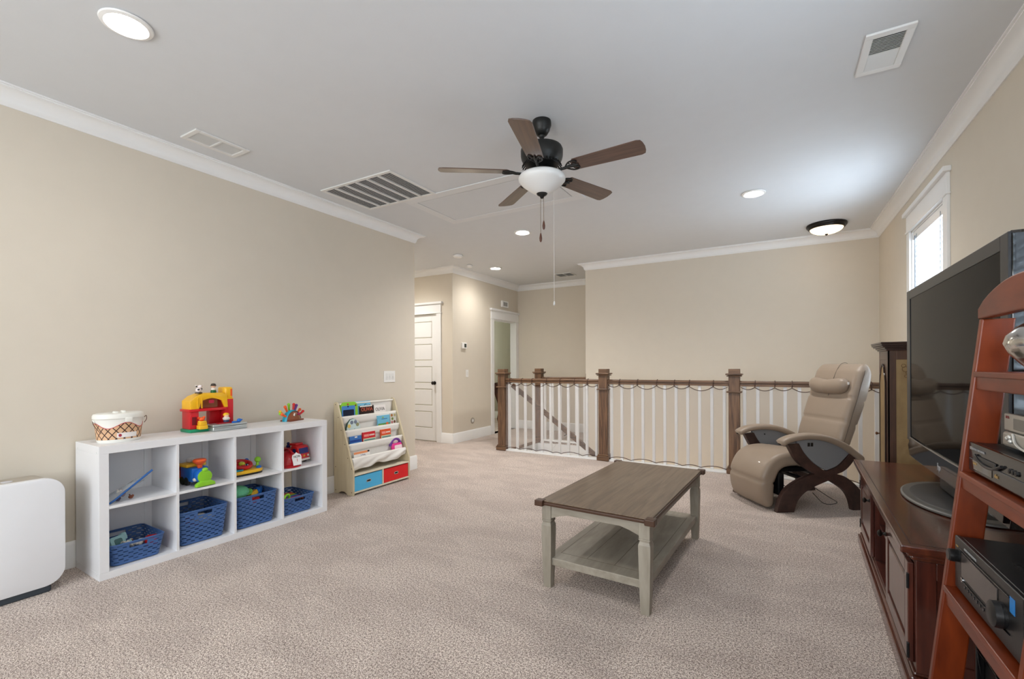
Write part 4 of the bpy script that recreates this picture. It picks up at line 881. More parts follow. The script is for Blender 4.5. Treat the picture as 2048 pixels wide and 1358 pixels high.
t = T(); t.ball((0, 0, .006), (.014, .016, .013), 14); t.ball((0, .016, .008), (.008, .007, .006), 10); t.box(-.006, .006, -.050, -.010, -.012, .002, .003); t.cyl((0, 0, -.055), (0, 0, -.004), .006); t.build('body', TB, bb_, smooth=50)
# tin
tn = onshelf('tin_box', 'flat silver tin with a printed lid in front of the toy barn', 'tin', -.110, .755, ZT, R(0))
TIN = mat('tin_silver', (196, 202, 202), .32, .75)
t = T(); t.box(-.075, .030, -.122, .110, .001, .030, .006, seg=3); t.build('tray', TIN, tn, smooth=40)
t = T(); t.box(-.077, .032, -.124, .112, .031, .046, .006, seg=3); t.build('lid', TIN, tn, smooth=40)
for k, (yy, xx, m_) in enumerate(((-.06, -.02, TEAL), (-.03, -.04, TR), (.0, -.02, TEAL), (.03, -.045, TB), (.05, -.02, TEAL), (-.045, 0, TB))): t = T(); t.lathe([(.0005, .0462), (.010, .0462), (.010, .0466), (.0005, .0466)], (xx, yy, 0), 14, sx=.6, sy=1.4); t.build('print', m_, tn)
# hedgehog
hh = onshelf('hedgehog_toy', 'brown and teal hedgehog toy with coloured peg quills, right end of the shelf', 'toy', -.215, 1.300, ZT, R(16))
t = T()
def hog(u, v, s=1.0):
    a = pi*u; b = pi*v-pi/2; return Vector((.052*s*sin(b), -.085*s*cos(a)*cos(b), .085*s*sin(a)*cos(b)))
t.grid(lambda u, v: hog(u, v), 18, 14); t.build('shell', mat('hog_brown', (134, 74, 44), .3, coat=.3), hh, smooth=70)
t = T(); t.grid(lambda u, v: hog(u, .02+.62*v, 1.06), 18, 10); t.build('quill_cover', TEAL, hh, smooth=70)
t = T(); t.box(-.046, .054, -.080, .080, 0, .012, .005); t.build('base', mat('hog_brown2', (120, 60, 36), .35), hh, smooth=40)
t = T(); t.ball((.044, -.020, .050), (.008, .010, .010), 10); t.build('eye', TW, hh, smooth=60); t = T(); t.ball((.051, -.020, .050), (.004, .005, .005), 8); t.build('pupil', TK, hh, smooth=60)
t = T(); t.ball((.040, .034, .055), (.010, .014, .012), 10); t.build('nose', mat('hog_berry', (150, 30, 80), .3), hh, smooth=60)
for a, m_, x in ((150, TG, -.01), (152, TO, .01), (142, TY, -.02), (118, TO, -.01), (95, TG, -.02), (80, TR, 0), (66, PURPLE, .0), (38, TO, -.01), (30, TR, .012)):
    q = Vector((0, cos(R(a)), sin(R(a)))); p0 = Vector((x, 0, 0))+q*.070; t = T(); t.cyl(p0, p0+q*.060, .006, .010, 10); t.ball(p0+q*.064, .012, 10); t.build('quill', m_, hh, smooth=50)

# ================================================================== BOOK RACK
rk = thing('book_rack', 'pale wood childrens book rack with white canvas pockets and two fabric bins', 'rack', (-3.53, 3.32, 0))
RKW = wood('rack_maple', (196, 182, 152), (214, 202, 172), (12, 12, 1.5), .5, bump=.03)
Y0r, Y1r = 2.945, 3.705
prof = [(-3.662, .0), (-3.600, 0), (-3.592, .012), (-3.560, .024), (-3.520, .024), (-3.490, .012), (-3.482, 0), (-3.400, 0), (-3.400, .235), (-3.612, .846), (-3.622, .858), (-3.640, .862), (-3.655, .858), (-3.662, .846)]
for a in (Y0r, Y1r-.018):
    t = MB(); t.prism(prof, a, a+.018, 'y', bev=.0015); o = t.build('side_panel', RKW, rk, world=True)
for z, x in ((.25, -3.64), (.25, -3.42), (.03, -3.64), (.03, -3.42), (.840, -3.638), (.72, -3.60), (.60, -3.56), (.47, -3.51), (.345, -3.47)):
    t = MB(); t.cyl((x, Y0r-.001, z), (x, Y0r+.004, z), .005, seg=10); t.build('screw', mat('screw_brown', (110, 94, 76), .5), rk, world=True)
rails_ = [(-3.628, .838), (-3.586, .715), (-3.542, .585), (-3.496, .458), (-3.450, .330)]
for k, (x, z) in enumerate(rails_):
    t = MB(); t.cyl((x, Y0r+.018, z), (x, Y1r-.018, z), .0085, seg=14); t.build('dowel', mat('dowel_white', (236, 234, 226), .45), rk, world=True, smooth=50)
t = MB(); t.box(-3.660, -3.402, Y0r+.018, Y1r-.018, .178, .190, .001); t.box(-3.660, -3.402, Y0r+.018, Y1r-.018, .018, .032, .001); t.box(-3.660, -3.402, 3.316, 3.328, .032, .178); t.box(-3.662, -3.658, Y0r+.018, Y1r-.018, .19, .30); t.build('bin_carcass', mat('carcass_cream', (226, 218, 196), .5), rk, world=True)
CANV = mat('canvas_white', (232, 230, 226), .9, bump=.15, bscale=300)
ya, yb = Y0r+.024, Y1r-.024
for k in range(4):     # sling between dowel k (back) and dowel k+1 (front)
    (xa, za), (xb, zb_) = rails_[k], rails_[k+1]
    t = MB()
    def sl_(u, v, xa=xa, za=za, xb=xb, zb_=zb_):
        P = bez([(xa+.004, 0, za+.010), (xa-.006, 0, za-.02), (xa-.006, 0, za-.17), (xa+.020, 0, za-.205), (xb+.006, 0, zb_-.055), (xb+.0095, 0, zb_+.002)], 4); i = min(len(P)-1, int(round(v*(len(P)-1)))); p = P[i]
        return Vector((p.x+.0015*sin(u*9+k), ya+(yb-ya)*u, max(p.z, .20)))
    t.grid(sl_, 16, 20); o = t.build('canvas_pocket', CANV, rk, world=True, smooth=80, recalc=False); sm = o.modifiers.new('s', 'SOLIDIFY'); sm.thickness = .0012
# loose hanging front of the lowest pocket
t = MB(); xb, zb_ = rails_[4]
def hang(u, v):
    y = ya+(yb-ya)*u; drop = .105-.020*u+.010*sin(u*11)+.006*sin(u*23+1)
    return Vector((xb+.010+.010*sin(u*15+v*3)*v+.012*sin(v*pi)*(1+.5*sin(u*20+v*7)), y, zb_+.004-drop*v))
t.grid(hang, 60, 14); o = t.build('canvas_front', CANV, rk, world=True, smooth=80, recalc=False); sm = o.modifiers.new('s', 'SOLIDIFY'); sm.thickness = .0015
for (a, b, c, lab) in ((Y0r+.022, 3.312, (86, 184, 232), 'sky blue fabric storage bin in the lower left of the book rack'), (3.332, Y1r-.022, (222, 38, 40), 'red fabric storage bin in the lower right of the book rack')):
    bn = thing('fabric_bin', lab, 'bin', (-3.53, (a+b)/2, .033), group='fabric bins of the book rack')
    M_ = mat('bin_%d' % c[0], c, .85, bump=.2, bscale=200); th = .004
    t = MB(); t.box(-3.408-th, -3.408, a, b, .034, .170, .0015); t.box(-3.65, -3.646, a, b, .034, .170); t.box(-3.646, -3.412, a, a+th, .034, .170); t.box(-3.646, -3.412, b-th, b, .034, .170); t.box(-3.646, -3.412, a+th, b-th, .034, .038); t.build('shell', M_, bn, world=True)
    yc_ = (a+b)/2; t = MB(); ro, ri = rrect(.058, .026, .0129, 6), rrect(.044, .014, .0069, 6); MM = frame((-3.4078, yc_, .105), (0, 1, 0), (0, 0, 1))
    n = len(ro); A = [t.bm.verts.new(MM @ Vector((*p, .0022))) for p in ro]; B = [t.bm.verts.new(MM @ Vector((*p, .0022))) for p in ri]; A2 = [t.bm.verts.new(MM @ Vector((*p, 0))) for p in ro]
    for i in range(n): t.bm.faces.new((A[i], A[(i+1) % n], B[(i+1) % n], B[i])); t.bm.faces.new((A2[i], A2[(i+1) % n], A[(i+1) % n], A[i]))
    t.build('grommet', mat('steel', (200, 200, 198), .25, .9), bn, world=True)
    t = MB(); t.prism(ri, .0, .0008, 'z', M=MM); t.build('hand_slot', mat('slot_black', (16, 14, 14), .9), bn, world=True)

# books: x/z of the dowel in front, y range, height shown above the dowel
def book(lab, row, y0, y1, up, col, lean=.014, th=.012, dx=0, name='picture_book', cat='book'):
    x, z = rails_[row]
    h_ = up+.07; yc_ = (y0+y1)/2; root = thing(name, lab, cat, (x-.010+dx, yc_, z-.07))
    M = Matrix.Rotation(-math.atan2(lean, h_), 4, 'Y')
    w_ = y1-y0
    t = MB(); t.box(-th, 0, -w_/2, w_/2, 0, h_, .0015, M); t.build('cover', mat('book_%d_%d_%d' % col, col, .35), root)
    t = MB(); t.box(-th+.002, -.002, -w_/2+.003, w_/2+.0004, .003, h_+.0004, 0, M); t.build('pages', mat('paper', (240, 238, 230), .8), root)
    return root, M, h_, w_
def patch(root, M, y0, y1, z0, z1, m_, nm='printed_picture', r=.002, d=.0004):
    t = MB(); t.box(0, d, y0, y1, z0, z1, 0, M); return t.build(nm, m_, root)
def btext(root, M, s, size, y, z, m_, xs=1): text(s, size, M @ frame((.0008, y, z), (0, 1, 0), (0, 0, 1)), m_, root, world=False, ext=.0003, xs=xs)
# top pocket (in front of dowel 0, behind dowel 1)
r, M, h_, w_ = book('light blue picture book lettered Cat, at the back of the top pocket', 1, 3.150, 3.365, .138, (126, 196, 228), dx=-.014)
btext(r, M, 'e  Cat', .055, .030, h_-.052, BLK)
r, M, h_, w_ = book('dark picture book with orange title, middle of the top pocket', 1, 3.210, 3.395, .092, (40, 24, 24), dx=0); btext(r, M, 'OLIVIA', .052, 0, h_-.040, mat('ink_orange', (226, 110, 80), .5), .95)
patch(r, M, -w_/2+.004, w_/2-.02, h_-.012, h_-.001, mat('paper', (240, 238, 230), .8))
r, M, h_, w_ = book('white picture book with black title at the right of the top pocket', 1, 3.400, 3.560, .082, (240, 236, 234), dx=0); btext(r, M, 'OLIVIA', .048, .0, h_-.042, BLK, .88)
# toy tablet
tt = thing('toy_tablet', 'lime green toy tablet with a blue screen in the top left pocket', 'toy', (-3.614, 3.085, .645))
M = Matrix.Rotation(R(-2), 4, 'Y')
t = MB(); t.prism(rrect(.205, .205, .05, 6, 0, .108), -.012, .012, 'x', bev=.004, M=M @ Matrix.Identity(4)); t.build('frame', TG, tt, smooth=40)
t = MB(); t.prism(rrect(.160, .140, .012, 4, -.015, .105), .012, .0145, 'x', M=M); t.build('bezel', mat('tab_blue', (74, 138, 210), .35), tt)
t = MB(); t.prism(rrect(.130, .090, .008, 4, -.015, .092), .0145, .016, 'x', M=M); t.build('screen', mat('tab_screen', (22, 34, 60), .15), tt)
for y, z, m_ in ((-.02, .19, TR), (.075, .175, BROWN), (-.02, .168, NV), (.078, .07, mat('toy_dkgreen', (30, 120, 40), .4))): t = MB(); t.ball((.013, y, z), (.004, .010, .009), 10, M); t.build('button', m_, tt, smooth=50)
# second pocket
kb = thing('shaped_board_book', 'animal shaped pale board book with four round faces, second pocket left', 'book', (-3.556, 3.085, .520))
outl = [(-.085, 0), (.085, 0), (.088, .10), (.078, .135), (.050, .165), (.010, .178), (-.030, .172), (-.060, .140), (-.080, .09)]
M = Matrix.Rotation(R(-5), 4, 'Y')
t = MB(); t.prism(outl, -.014, 0, 'x', bev=.003, M=M); t.build('cover', mat('kb_green', (60, 92, 84), .5), kb, smooth=30)
t = MB(); t.prism([(p[0]*.96+.004, p[1]*.97) for p in outl], 0, .003, 'x', bev=.001, M=M); t.build('front_board', mat('kb_pale', (204, 222, 222), .5), kb, smooth=30)
for y, z, c in ((-.045, .108, (228, 200, 110)), (-.01, .140, (110, 122, 140)), (.035, .142, (120, 130, 150)), (.058, .115, (150, 150, 110))): t = MB(); t.lathe([(.0005, 0), (.018, 0), (.018, .002), (.0005, .002)], seg=18, M=M @ Matrix.Translation((.003, y, z)) @ Matrix.Rotation(R(90), 4, 'Y')); t.build('round_face', mat('face_%d' % c[0], c, .5), kb)
text('Lets Go', .026, M @ frame((.0036, .0, .068), (0, 1, 0), (0, 0, 1)), mat('ink_slate', (90, 120, 130), .6), kb, world=False)
r, M, h_, w_ = book('blue and green landscape board book in the second pocket', 2, 3.405, 3.575, .108, (116, 190, 222), dx=0)
patch(r, M, -w_/2+.003, w_/2-.003, .05, .095, mat('pic_green', (96, 150, 84), .5)); patch(r, M, -w_/2+.003, -.02, .04, .080, mat('pic_yellow', (226, 206, 80), .5), d=.0008); patch(r, M, .03, .06, .075, .10, mat('pic_orange', (214, 104, 50), .5), d=.0008); patch(r, M, -.03, .05, h_-.042, h_-.036, mat('pic_navy', (40, 90, 150), .5), d=.0008); patch(r, M, -.02, .0, h_-.03, h_-.016, mat('pic_lime', (150, 180, 80), .5), d=.0008)
r, M, h_, w_ = book('pale board book with round pictures at the right of the second pocket', 2, 3.585, 3.672, .118, (206, 208, 200), dx=0)
for y, z, c in ((-.022, .165, (170, 110, 50)), (.020, .165, (180, 170, 120)), (-.015, .128, (120, 140, 70)), (-.022, .092, (190, 120, 120)), (.015, .095, (110, 70, 50))): t = MB(); t.lathe([(.0005, 0), (.015, 0), (.015, .001), (.0005, .001)], seg=16, M=M @ Matrix.Translation((0, y, z)) @ Matrix.Rotation(R(90), 4, 'Y')); t.build('round_picture', mat('rp_%d' % c[0], c, .5), r)
# third pocket
r, M, h_, w_ = book('blue board book at the left of the third pocket', 3, 3.010, 3.150, .075, (60, 118, 190)); patch(r, M, -w_/2+.002, w_/2-.002, h_-.058, h_-.036, mat('pic_deep', (20, 66, 150), .4)); patch(r, M, -w_/2+.002, w_/2-.002, .04, .078, mat('pic_sky', (110, 170, 214), .4)); patch(r, M, -.01, .02, h_-.018, h_-.006, mat('paper', (240, 238, 230), .8), d=.0008)
def series(lab, y0, y1, c):
    r, M, h_, w_ = book(lab, 3, y0, y1, .095, c, th=.016)
    patch(r, M, -w_/2+.001, w_/2-.001, .03, h_-.062, mat('pic_aqua', (196, 206, 172), .4)); patch(r, M, -w_/2+.012, w_/2-.008, h_-.085, h_-.074, mat('pic_tealdk', (80, 130, 140), .4), d=.0008)
    for z in (.032, .040): patch(r, M, .0, w_/2-.012, h_-z, h_-z+.005, mat('paper', (240, 238, 230), .8), d=.0008)
    patch(r, M, -w_/2+.012, -.005, h_-.045, h_-.022, mat('pic_pink', (236, 150, 140), .4), d=.0008)
series('red topped board book in the middle of the third pocket', 3.170, 3.330, (206, 30, 44))
series('orange red board book at the right of the third pocket', 3.405, 3.545, (224, 84, 40))
# fourth pocket
r, M, h_, w_ = book('white picture book with an orange band in the lowest pocket', 4, 3.02, 3.22, .055, (240, 238, 236), lean=.02); patch(r, M, -w_/2+.002, w_/2-.03, h_-.022, h_-.001, mat('pic_peach', (232, 150, 100), .5)); btext(r, M, "'s Potty", .020, .01, h_-.036, mat('ink_navy', (40, 60, 120), .5)); patch(r, M, w_/2-.03, w_/2-.005, h_-.018, h_-.001, BLK)
pk = thing('toy_laptop', 'purple and pink toy with a round handle at the right of the lowest pocket', 'toy', (-3.466, 3.585, .285)); M = Matrix.Rotation(R(-8), 4, 'Y')
t = MB(); t.prism(rrect(.150, .110, .03, 6, 0, .055), -.006, .010, 'x', bev=.003, M=M); t.build('case', PINK, pk, smooth=40)
t = MB(); t.prism(rrect(.110, .055, .012, 4, .015, .060), .010, .014, 'x', bev=.002, M=M); t.build('screen', mat('toy_palepink', (240, 214, 224), .4), pk, smooth=40)
t = MB(); t.tube([M @ Vector((-.012, .070*cos(R(a)), .085+.070*sin(R(a)))) for a in range(0, 181, 12)], .017, 10); t.build('handle', PURPLE, pk, smooth=60)
t = MB(); t.ball((-.012, 0, .120), (.004, .022, .020), 14, M); t.build('disc', mat('toy_palegrey', (214, 210, 220), .4), pk, smooth=60)

# ================================================================== AIR PURIFIER
ap = thing('air_purifier', 'large white rounded air purifier standing on the carpet at the left edge', 'air purifier', (-3.50, .60, 0))
PW = mat('purifier_white', (232, 234, 238), .4)
t = MB(); t.prism(rrect(.56, .575, .085, 10, .675, .322), -3.42, -3.375, 'x', bev=.006); t.build('front_panel', PW, ap, world=True, smooth=35)
t = MB(); t.prism(rrect(.545, .560, .080, 10, .675, .322), -3.60, -3.421, 'x', bev=.006); t.build('body', mat('purifier_grey', (176, 168, 156), .45), ap, world=True, smooth=35)
t = MB(); t.box(-3.58, -3.385, .43, .90, 0, .040, .008); t.build('foot', mat('purifier_foot', (58, 66, 74), .6), ap, world=True)
t = MB(); t.lathe([(.001, 0), (.022, 0), (.022, .003), (.001, .004)], (-3.50, .76, .6015), 20); t.build('button', mat('btn_grey', (214, 216, 226), .3, .3), ap, world=True, smooth=40)

# ================================================================== COFFEE TABLE
CT = thing('coffee_table', 'two tone coffee table with a brown wood top and weathered grey legs and shelf', 'table', (-1.132, 2.226, 0), -R(2.9))
TOPW = wood('table_top_brown', (84, 66, 50), (116, 97, 78), (30, 2.0, 30), .36, ring=2.2, bump=.08, coat=.25)
GREYW = wood('table_grey_paint', (136, 129, 116), (160, 153, 140), (16, 16, 3), .5, ring=.8, bump=.06)
GREYH = wood('table_grey_paint_x', (136, 129, 116), (160, 153, 140), (3, 16, 16), .5, ring=.8, bump=.06)
DKE = mat('table_edge_dark', (74, 50, 36), .4)
TWd, TL, TZ = .628, 1.245, .472
t = MB(); t.box(.012, TWd-.012, .012, TL-.012, TZ-.008, TZ, .003); t.build('table_top', TOPW, CT)
t = MB(); t.box(.006, TWd-.006, .006, TL-.006, TZ-.026, TZ-.008, .006); t.build('top_edge', DKE, CT)
for x in (-.010, TWd-.040):
    for y in (-.010, TL-.040):
        t = MB(); t.box(x, x+.050, y, y+.050, TZ-.030, TZ+.002, .005); t.build('corner_block', DKE, CT)
def leg(x, y):
    t = MB(); s = .0265
    def ring(h, z): return [(x-h, y-h, z), (x+h, y-h, z), (x+h, y+h, z), (x-h, y+h, z)]
    P = [(.021, 0), (.0245, .10), (.029, .30), (.029, .335), (.024, .350), (.024, .362)]
    R_ = [[t.bm.verts.new(v) for v in ring(h, z)] for h, z in P]
    for a, b in zip(R_, R_[1:]):
        for i in range(4): t.bm.faces.new((a[i], a[(i+1) % 4], b[(i+1) % 4], b[i]))
    t.bm.faces.new(list(reversed(R_[0]))); t.bm.faces.new(R_[-1])
    t.box(x-.0285, x+.0285, y-.0285, y+.0285, .358, .366, .003); t.box(x-.027, x+.027, y-.027, y+.027, .366, TZ-.027, .002)
    t.build('leg', GREYW, CT)
lx = (.048, TWd-.048); ly = (.048, TL-.048)
for x in lx:
    for y in ly: leg(x, y)
za, zb2 = .392, TZ-.027
def apron(a, b, c, ax):
    n = 10; top = [(a, zb2), (b, zb2)]; bot = []
    for k in range(n+1):
        u = k/n; z = .378 if u < .04 or u > .96 else .378+.030*min(1, min(u-.04, .96-u)/.10)
        bot.append((b+(a-b)*u, z))
    t = MB(); t.prism(top+bot, c-.009, c+.009, ax); t.build('apron', GREYH if ax == 'y' else wood('table_grey_paint_y', (136, 129, 116), (160, 153, 140), (16, 3, 16), .5, ring=.8, bump=.06), CT)
for y in (ly[0]-.012, ly[1]+.012): apron(lx[0]+.027, lx[1]-.027, y, 'y')
for x in (lx[0]-.012, lx[1]+.012): apron(ly[0]+.027, ly[1]-.027, x, 'x')
t = MB(); t.box(lx[0]-.010, lx[1]+.010, ly[0]-.010, ly[1]+.010, .120, .160, .003)
t.build('lower_shelf', wood('table_grey_paint_y', (136, 129, 116), (160, 153, 140), (16, 3, 16), .5), CT)
t = MB()
for k in range(4): t.box(lx[0]+.035+.0*k+(.46*k/3), lx[0]+.037+(.46*k/3), ly[0]+.08, ly[1]-.08, .1597, .1604)
for y in (ly[0]+.078, ly[1]-.080): t.box(lx[0]+.035, lx[1]-.035, y, y+.002, .1597, .1604)
t.build('board_joint', mat('joint_dark', (96, 88, 74), .7), CT)

# ================================================================== RECLINER
RC = thing('recliner', 'taupe leather zero gravity recliner with curved dark wood legs beside the railing', 'recliner', (0, 4.291, 0), math.atan2(.5697, .8219))
LEA = mat('leather_taupe', (146, 130, 114), .42, spec=.5, bump=.10, bscale=220, var=.04, coat=.12)
WAL = wood('recliner_wood', (44, 29, 25), (70, 48, 42), (8, 8, 8), .42, ring=.6, bump=.04)
PANEL = mat('arm_panel_grey', (124, 126, 130), .5)
SEAM = mat('seam_dark', (96, 84, 74), .6)
def closed(pts, n=6):
    P = [Vector((p[0], p[1], 0)) for p in pts]; N = len(P); out = []
    for i in range(N):
        a, b, c, d = P[i-1], P[i], P[(i+1) % N], P[(i+2) % N]
        for k in range(n):
            u = k/n; out.append(.5*((2*b)+(c-a)*u+(2*a-5*b+4*c-d)*u*u+(3*b-3*c+d-a)*u**3))
    return out
def pad(outl, y0, y1, r, name, m, parent, n=6, bulge=0, label=None):
    """pillow: outline in x-z, width along y with rounded rims"""
    P = closed(outl, n); N = len(P)
    ar = sum(P[i].x*P[(i+1) % N].y-P[(i+1) % N].x*P[i].y for i in range(N)); sg = 1 if ar > 0 else -1
    nr = []
    for i in range(N):
        d = (P[(i+1) % N]-P[i-1]).normalized(); nr.append(Vector((-d.y, d.x, 0))*sg)
    t = MB(); rings = []
    K = 5; st = [(r*(1-sin(pi/2*k/K)), y0+r*(1-cos(pi/2*k/K))) for k in range(K+1)]
    mid = [( -bulge*sin(pi*k/6), y0+r+(y1-y0-2*r)*k/6) for k in range(1, 6)]
    st = st+mid+[(i_, y0+y1-y_) for i_, y_ in reversed(st)]
    for ins, y in st:
        rings.append([t.bm.verts.new((P[i].x+nr[i].x*ins, y, P[i].y+nr[i].y*ins)) for i in range(N)])
    for a, b in zip(rings, rings[1:]):
        for i in range(N): t.bm.faces.new((a[i], a[(i+1) % N], b[(i+1) % N], b[i]))
    t.bm.faces.new(rings[0]); t.bm.faces.new(list(reversed(rings[-1])))
    return t.build(name, m, parent, smooth=70, label=label)
YA, YZ = .070, .568
def sweep_pad(path, y0, y1, r, name, m, parent, seams=(), n=6, er=.035):
    """cushion: centre path (x, z, thickness) swept across the width with a rounded section"""
    C = bez([Vector(p) for p in path], n); N = len(C); t = MB(); rings = []; acc = [0]
    for a, b in zip(C, C[1:]): acc.append(acc[-1]+math.hypot(b.x-a.x, b.y-a.y))
    for i, c in enumerate(C):
        d = (C[min(i+1, N-1)]-C[max(i-1, 0)]); d = Vector((d.x, d.y)).normalized(); nx, nz = -d.y, d.x
        T = c.z
        for sx_p, sz_p in seams:
            q = math.hypot(c.x-sx_p, c.y-sz_p); T -= .026*math.exp(-(q/.011)**2)
        dA, dB = acc[i], acc[-1]-acc[i]; e = min(dA/.035, dB/er); e = 1 if e >= 1 else math.sqrt(max(.02, 1-(1-e)**2))
        h = T/2*e; rr = min(r, h*.98); W2 = (y1-y0)/2-.055*(1-e); yc_ = (y0+y1)/2; pts = []
        for q0, q1, a0 in ((1, 1, 0), (-1, 1, 90), (-1, -1, 180), (1, -1, 270)):
            for k in range(6):
                a = R(a0+18*k); pts.append((q0*(W2-rr)+rr*cos(a), q1*(h-rr)+rr*sin(a)))
        full = []
        for k in range(len(pts)):
            p, q = pts[k], pts[(k+1) % len(pts)]; full.append(p)
            if abs(p[0]-q[0]) > .1:
                for w in range(1, 8): u = w/8; full.append((p[0]+(q[0]-p[0])*u, p[1]+(q[1]-p[1])*u+math.copysign(.010*sin(pi*u)*e, p[1])))
        rings.append([t.bm.verts.new((c.x+nx*b_, yc_+a_, c.y+nz*b_)) for a_, b_ in full])
    for A, B in zip(rings, rings[1:]):
        for i in range(len(A)): t.bm.faces.new((A[i], A[(i+1) % len(A)], B[(i+1) % len(A)], B[i]))
    t.bm.faces.new(rings[0]); t.bm.faces.new(list(reversed(rings[-1])))
    return t.build(name, m, parent, smooth=75)
sweep_pad([(.000, .012, .06), (-.010, .07, .105), (-.022, .16, .125), (-.008, .27, .135), (.055, .372, .130), (.17, .412, .120), (.33, .400, .115), (.50, .372, .105), (.62, .352, .09), (.655, .35, .08)], YA, YZ, .045, 'seat_cushion', LEA, RC, seams=[(-.017, .225), (.25, .41)], n=10)
sweep_pad([(.610, .395, .09), (.632, .47, .115), (.668, .60, .135), (.722, .75, .148), (.776, .90, .155), (.818, 1.03, .150), (.842, 1.12, .135), (.855, 1.19, .10), (.858, 1.206, .07)], YA-.015, YZ+.015, .055, 'backrest', LEA, RC, seams=[(.645, .52), (.706, .70), (.776, .90)], n=10, er=.085)
# seams
def seam(pts, r=.0022): 
    t = MB(); t.tube(pts, r, 6); t.build('seam', SEAM, RC, smooth=60)
seam(bez([(.690, .30, .925), (.724, .30, 1.03), (.766, .30, 1.135), (.808, .30, 1.200), (.845, .30, 1.216), (.875, .30, 1.212)], 6))
for y in (YA-.016, YZ+.016): seam(bez([(.610, y, .50), (.655, y, .63), (.705, y, .78), (.752, y, .92), (.795, y, 1.06), (.822, y, 1.15)], 6))
# neck pillow
t = MB()
def neck(u, v):
    a = 2*pi*v; y = .105+.43*u; e = min(1, math.sqrt(max(0, 1-(abs(2*u-1))**5)))
    r = (.060+.018*abs(2*u-1)**1.4)*e; return Vector((.712+r*.72*cos(a)-.018*(1-abs(2*u-1)), y, 1.005+r*1.05*sin(a)+.018*abs(2*u-1)))
t.grid(neck, 24, 18); t.build('neck_pillow', LEA, RC, smooth=80)
t = MB(); t.box(.705, .722, .102, .106, 1.03, 1.052, .001); t.build('pillow_tag', mat('tag_white', (226, 222, 216), .7), RC)
def both(fn):
    for y0, y1 in ((0, .045), (.600, .645)): fn(y0, y1)
legA = bez([(.095, .555, 0), (.130, .490, 0), (.160, .440, 0), (.220, .376, 0), (.331, .305, 0), (.454, .250, 0), (.578, .172, 0), (.634, .095, 0), (.660, 0, 0)], 4)
legA += bez([(.808, 0, 0), (.770, .100, 0), (.697, .198, 0), (.600, .275, 0), (.511, .305, 0), (.420, .330, 0), (.330, .385, 0), (.245, .470, 0), (.190, .560, 0)], 4)
legB = bez([(0, 0, 0), (.030, .109, 0), (.090, .195, 0), (.197, .262, 0), (.331, .310, 0)], 4)+bez([(.454, .252, 0), (.331, .205, 0), (.241, .155, 0), (.180, .088, 0), (.148, 0, 0)], 4)
legC = bez([(.500, .295, 0), (.570, .318, 0), (.630, .362, 0), (.700, .445, 0)], 4)+bez([(.640, .470, 0), (.590, .410, 0), (.520, .355, 0), (.425, .325, 0)], 4)
lens = bez([(.175, .575, 0), (.250, .470, 0), (.330, .390, 0), (.425, .335, 0)], 4)+bez([(.440, .335, 0), (.530, .372, 0), (.610, .445, 0), (.645, .480, 0)], 4)+bez([(.568, .535, 0), (.422, .590, 0), (.288, .605, 0)], 4)
def mk(y0, y1):
    t = MB(); t.prism([(p.x, p.y) for p in legA], y0, y1, 'y', bev=.003); t.build('curved_leg', WAL, RC)
    t = MB(); t.prism([(p.x, p.y) for p in legB], y0+.001, y1-.001, 'y', bev=.003); t.build('front_leg', WAL, RC)
    t = MB(); t.prism([(p.x, p.y) for p in legC], y0+.001, y1-.001, 'y', bev=.003); t.build('rear_arm_brace', WAL, RC)
    t = MB(); t.prism([(p.x, p.y) for p in lens], y0+.008, y1-.008, 'y', bev=.002); o = t.build('arm_panel', PANEL, RC)
    if y0 == 0:
        for x in (.270, .298): t = MB(); t.box(x, x+.020, .0055, .0085, .532, .562, .001); t.build('switch', BLACK, o)
    else:
        t = MB(); t.ball((.30, .607, .545), .007, 10); t.build('bolt', BLACK, o)
    cen = bez([(.040, 0, .553), (.080, 0, .580), (.160, 0, .604), (.288, 0, .614), (.422, 0, .597), (.568, 0, .541), (.681, 0, .462), (.775, 0, .393)], 5)
    t = MB(); yc_ = (y0+y1)/2
    def f(u, v):
        i = u*(len(cen)-1); k = min(int(i), len(cen)-2); p = cen[k].lerp(cen[k+1], i-k); d = (cen[k+1]-cen[k]).normalized(); n = Vector((-d.z, 0, d.x)); a = 2*pi*v
        e = min(1, (.35+u*14)) if u < .05 else min(1, .2+(1-u)*12) if u > .93 else 1
        ca, sa_ = cos(a), sin(a); sq = lambda q: math.copysign(abs(q)**.7, q)
        return Vector((p.x, yc_, p.z))+n*(.027*e*sq(sa_))+Vector((0, .050*e*sq(ca), 0))
    t.grid(f, 40, 20); o = t.build('arm_pad', LEA, RC, smooth=80)
both(mk)
t = MB(); t.box(.08, .135, .10, .54, .11, .300, .01); t.box(.10, .42, .16, .46, .290, .330, .008); t.build('mechanism', BLACK, RC)
t = MB(); t.cyl((.33, .05, .235), (.33, .60, .235), .018); t.cyl((.60, .05, .22), (.60, .60, .22), .016); t.build('cross_bar', BLACK, RC)
t = MB(); t.tube(bez([(.15, .2, .20), (.26, .14, .13), (.34, .15, .19), (.31, .2, .27)], 6), .003, 6); t.tube(bez([(.40, .10, .17), (.50, .08, .10), (.62, .12, .03), (.52, .14, .02), (.40, .12, .12)], 6), .003, 6); t.build('cable', BLACK, RC)

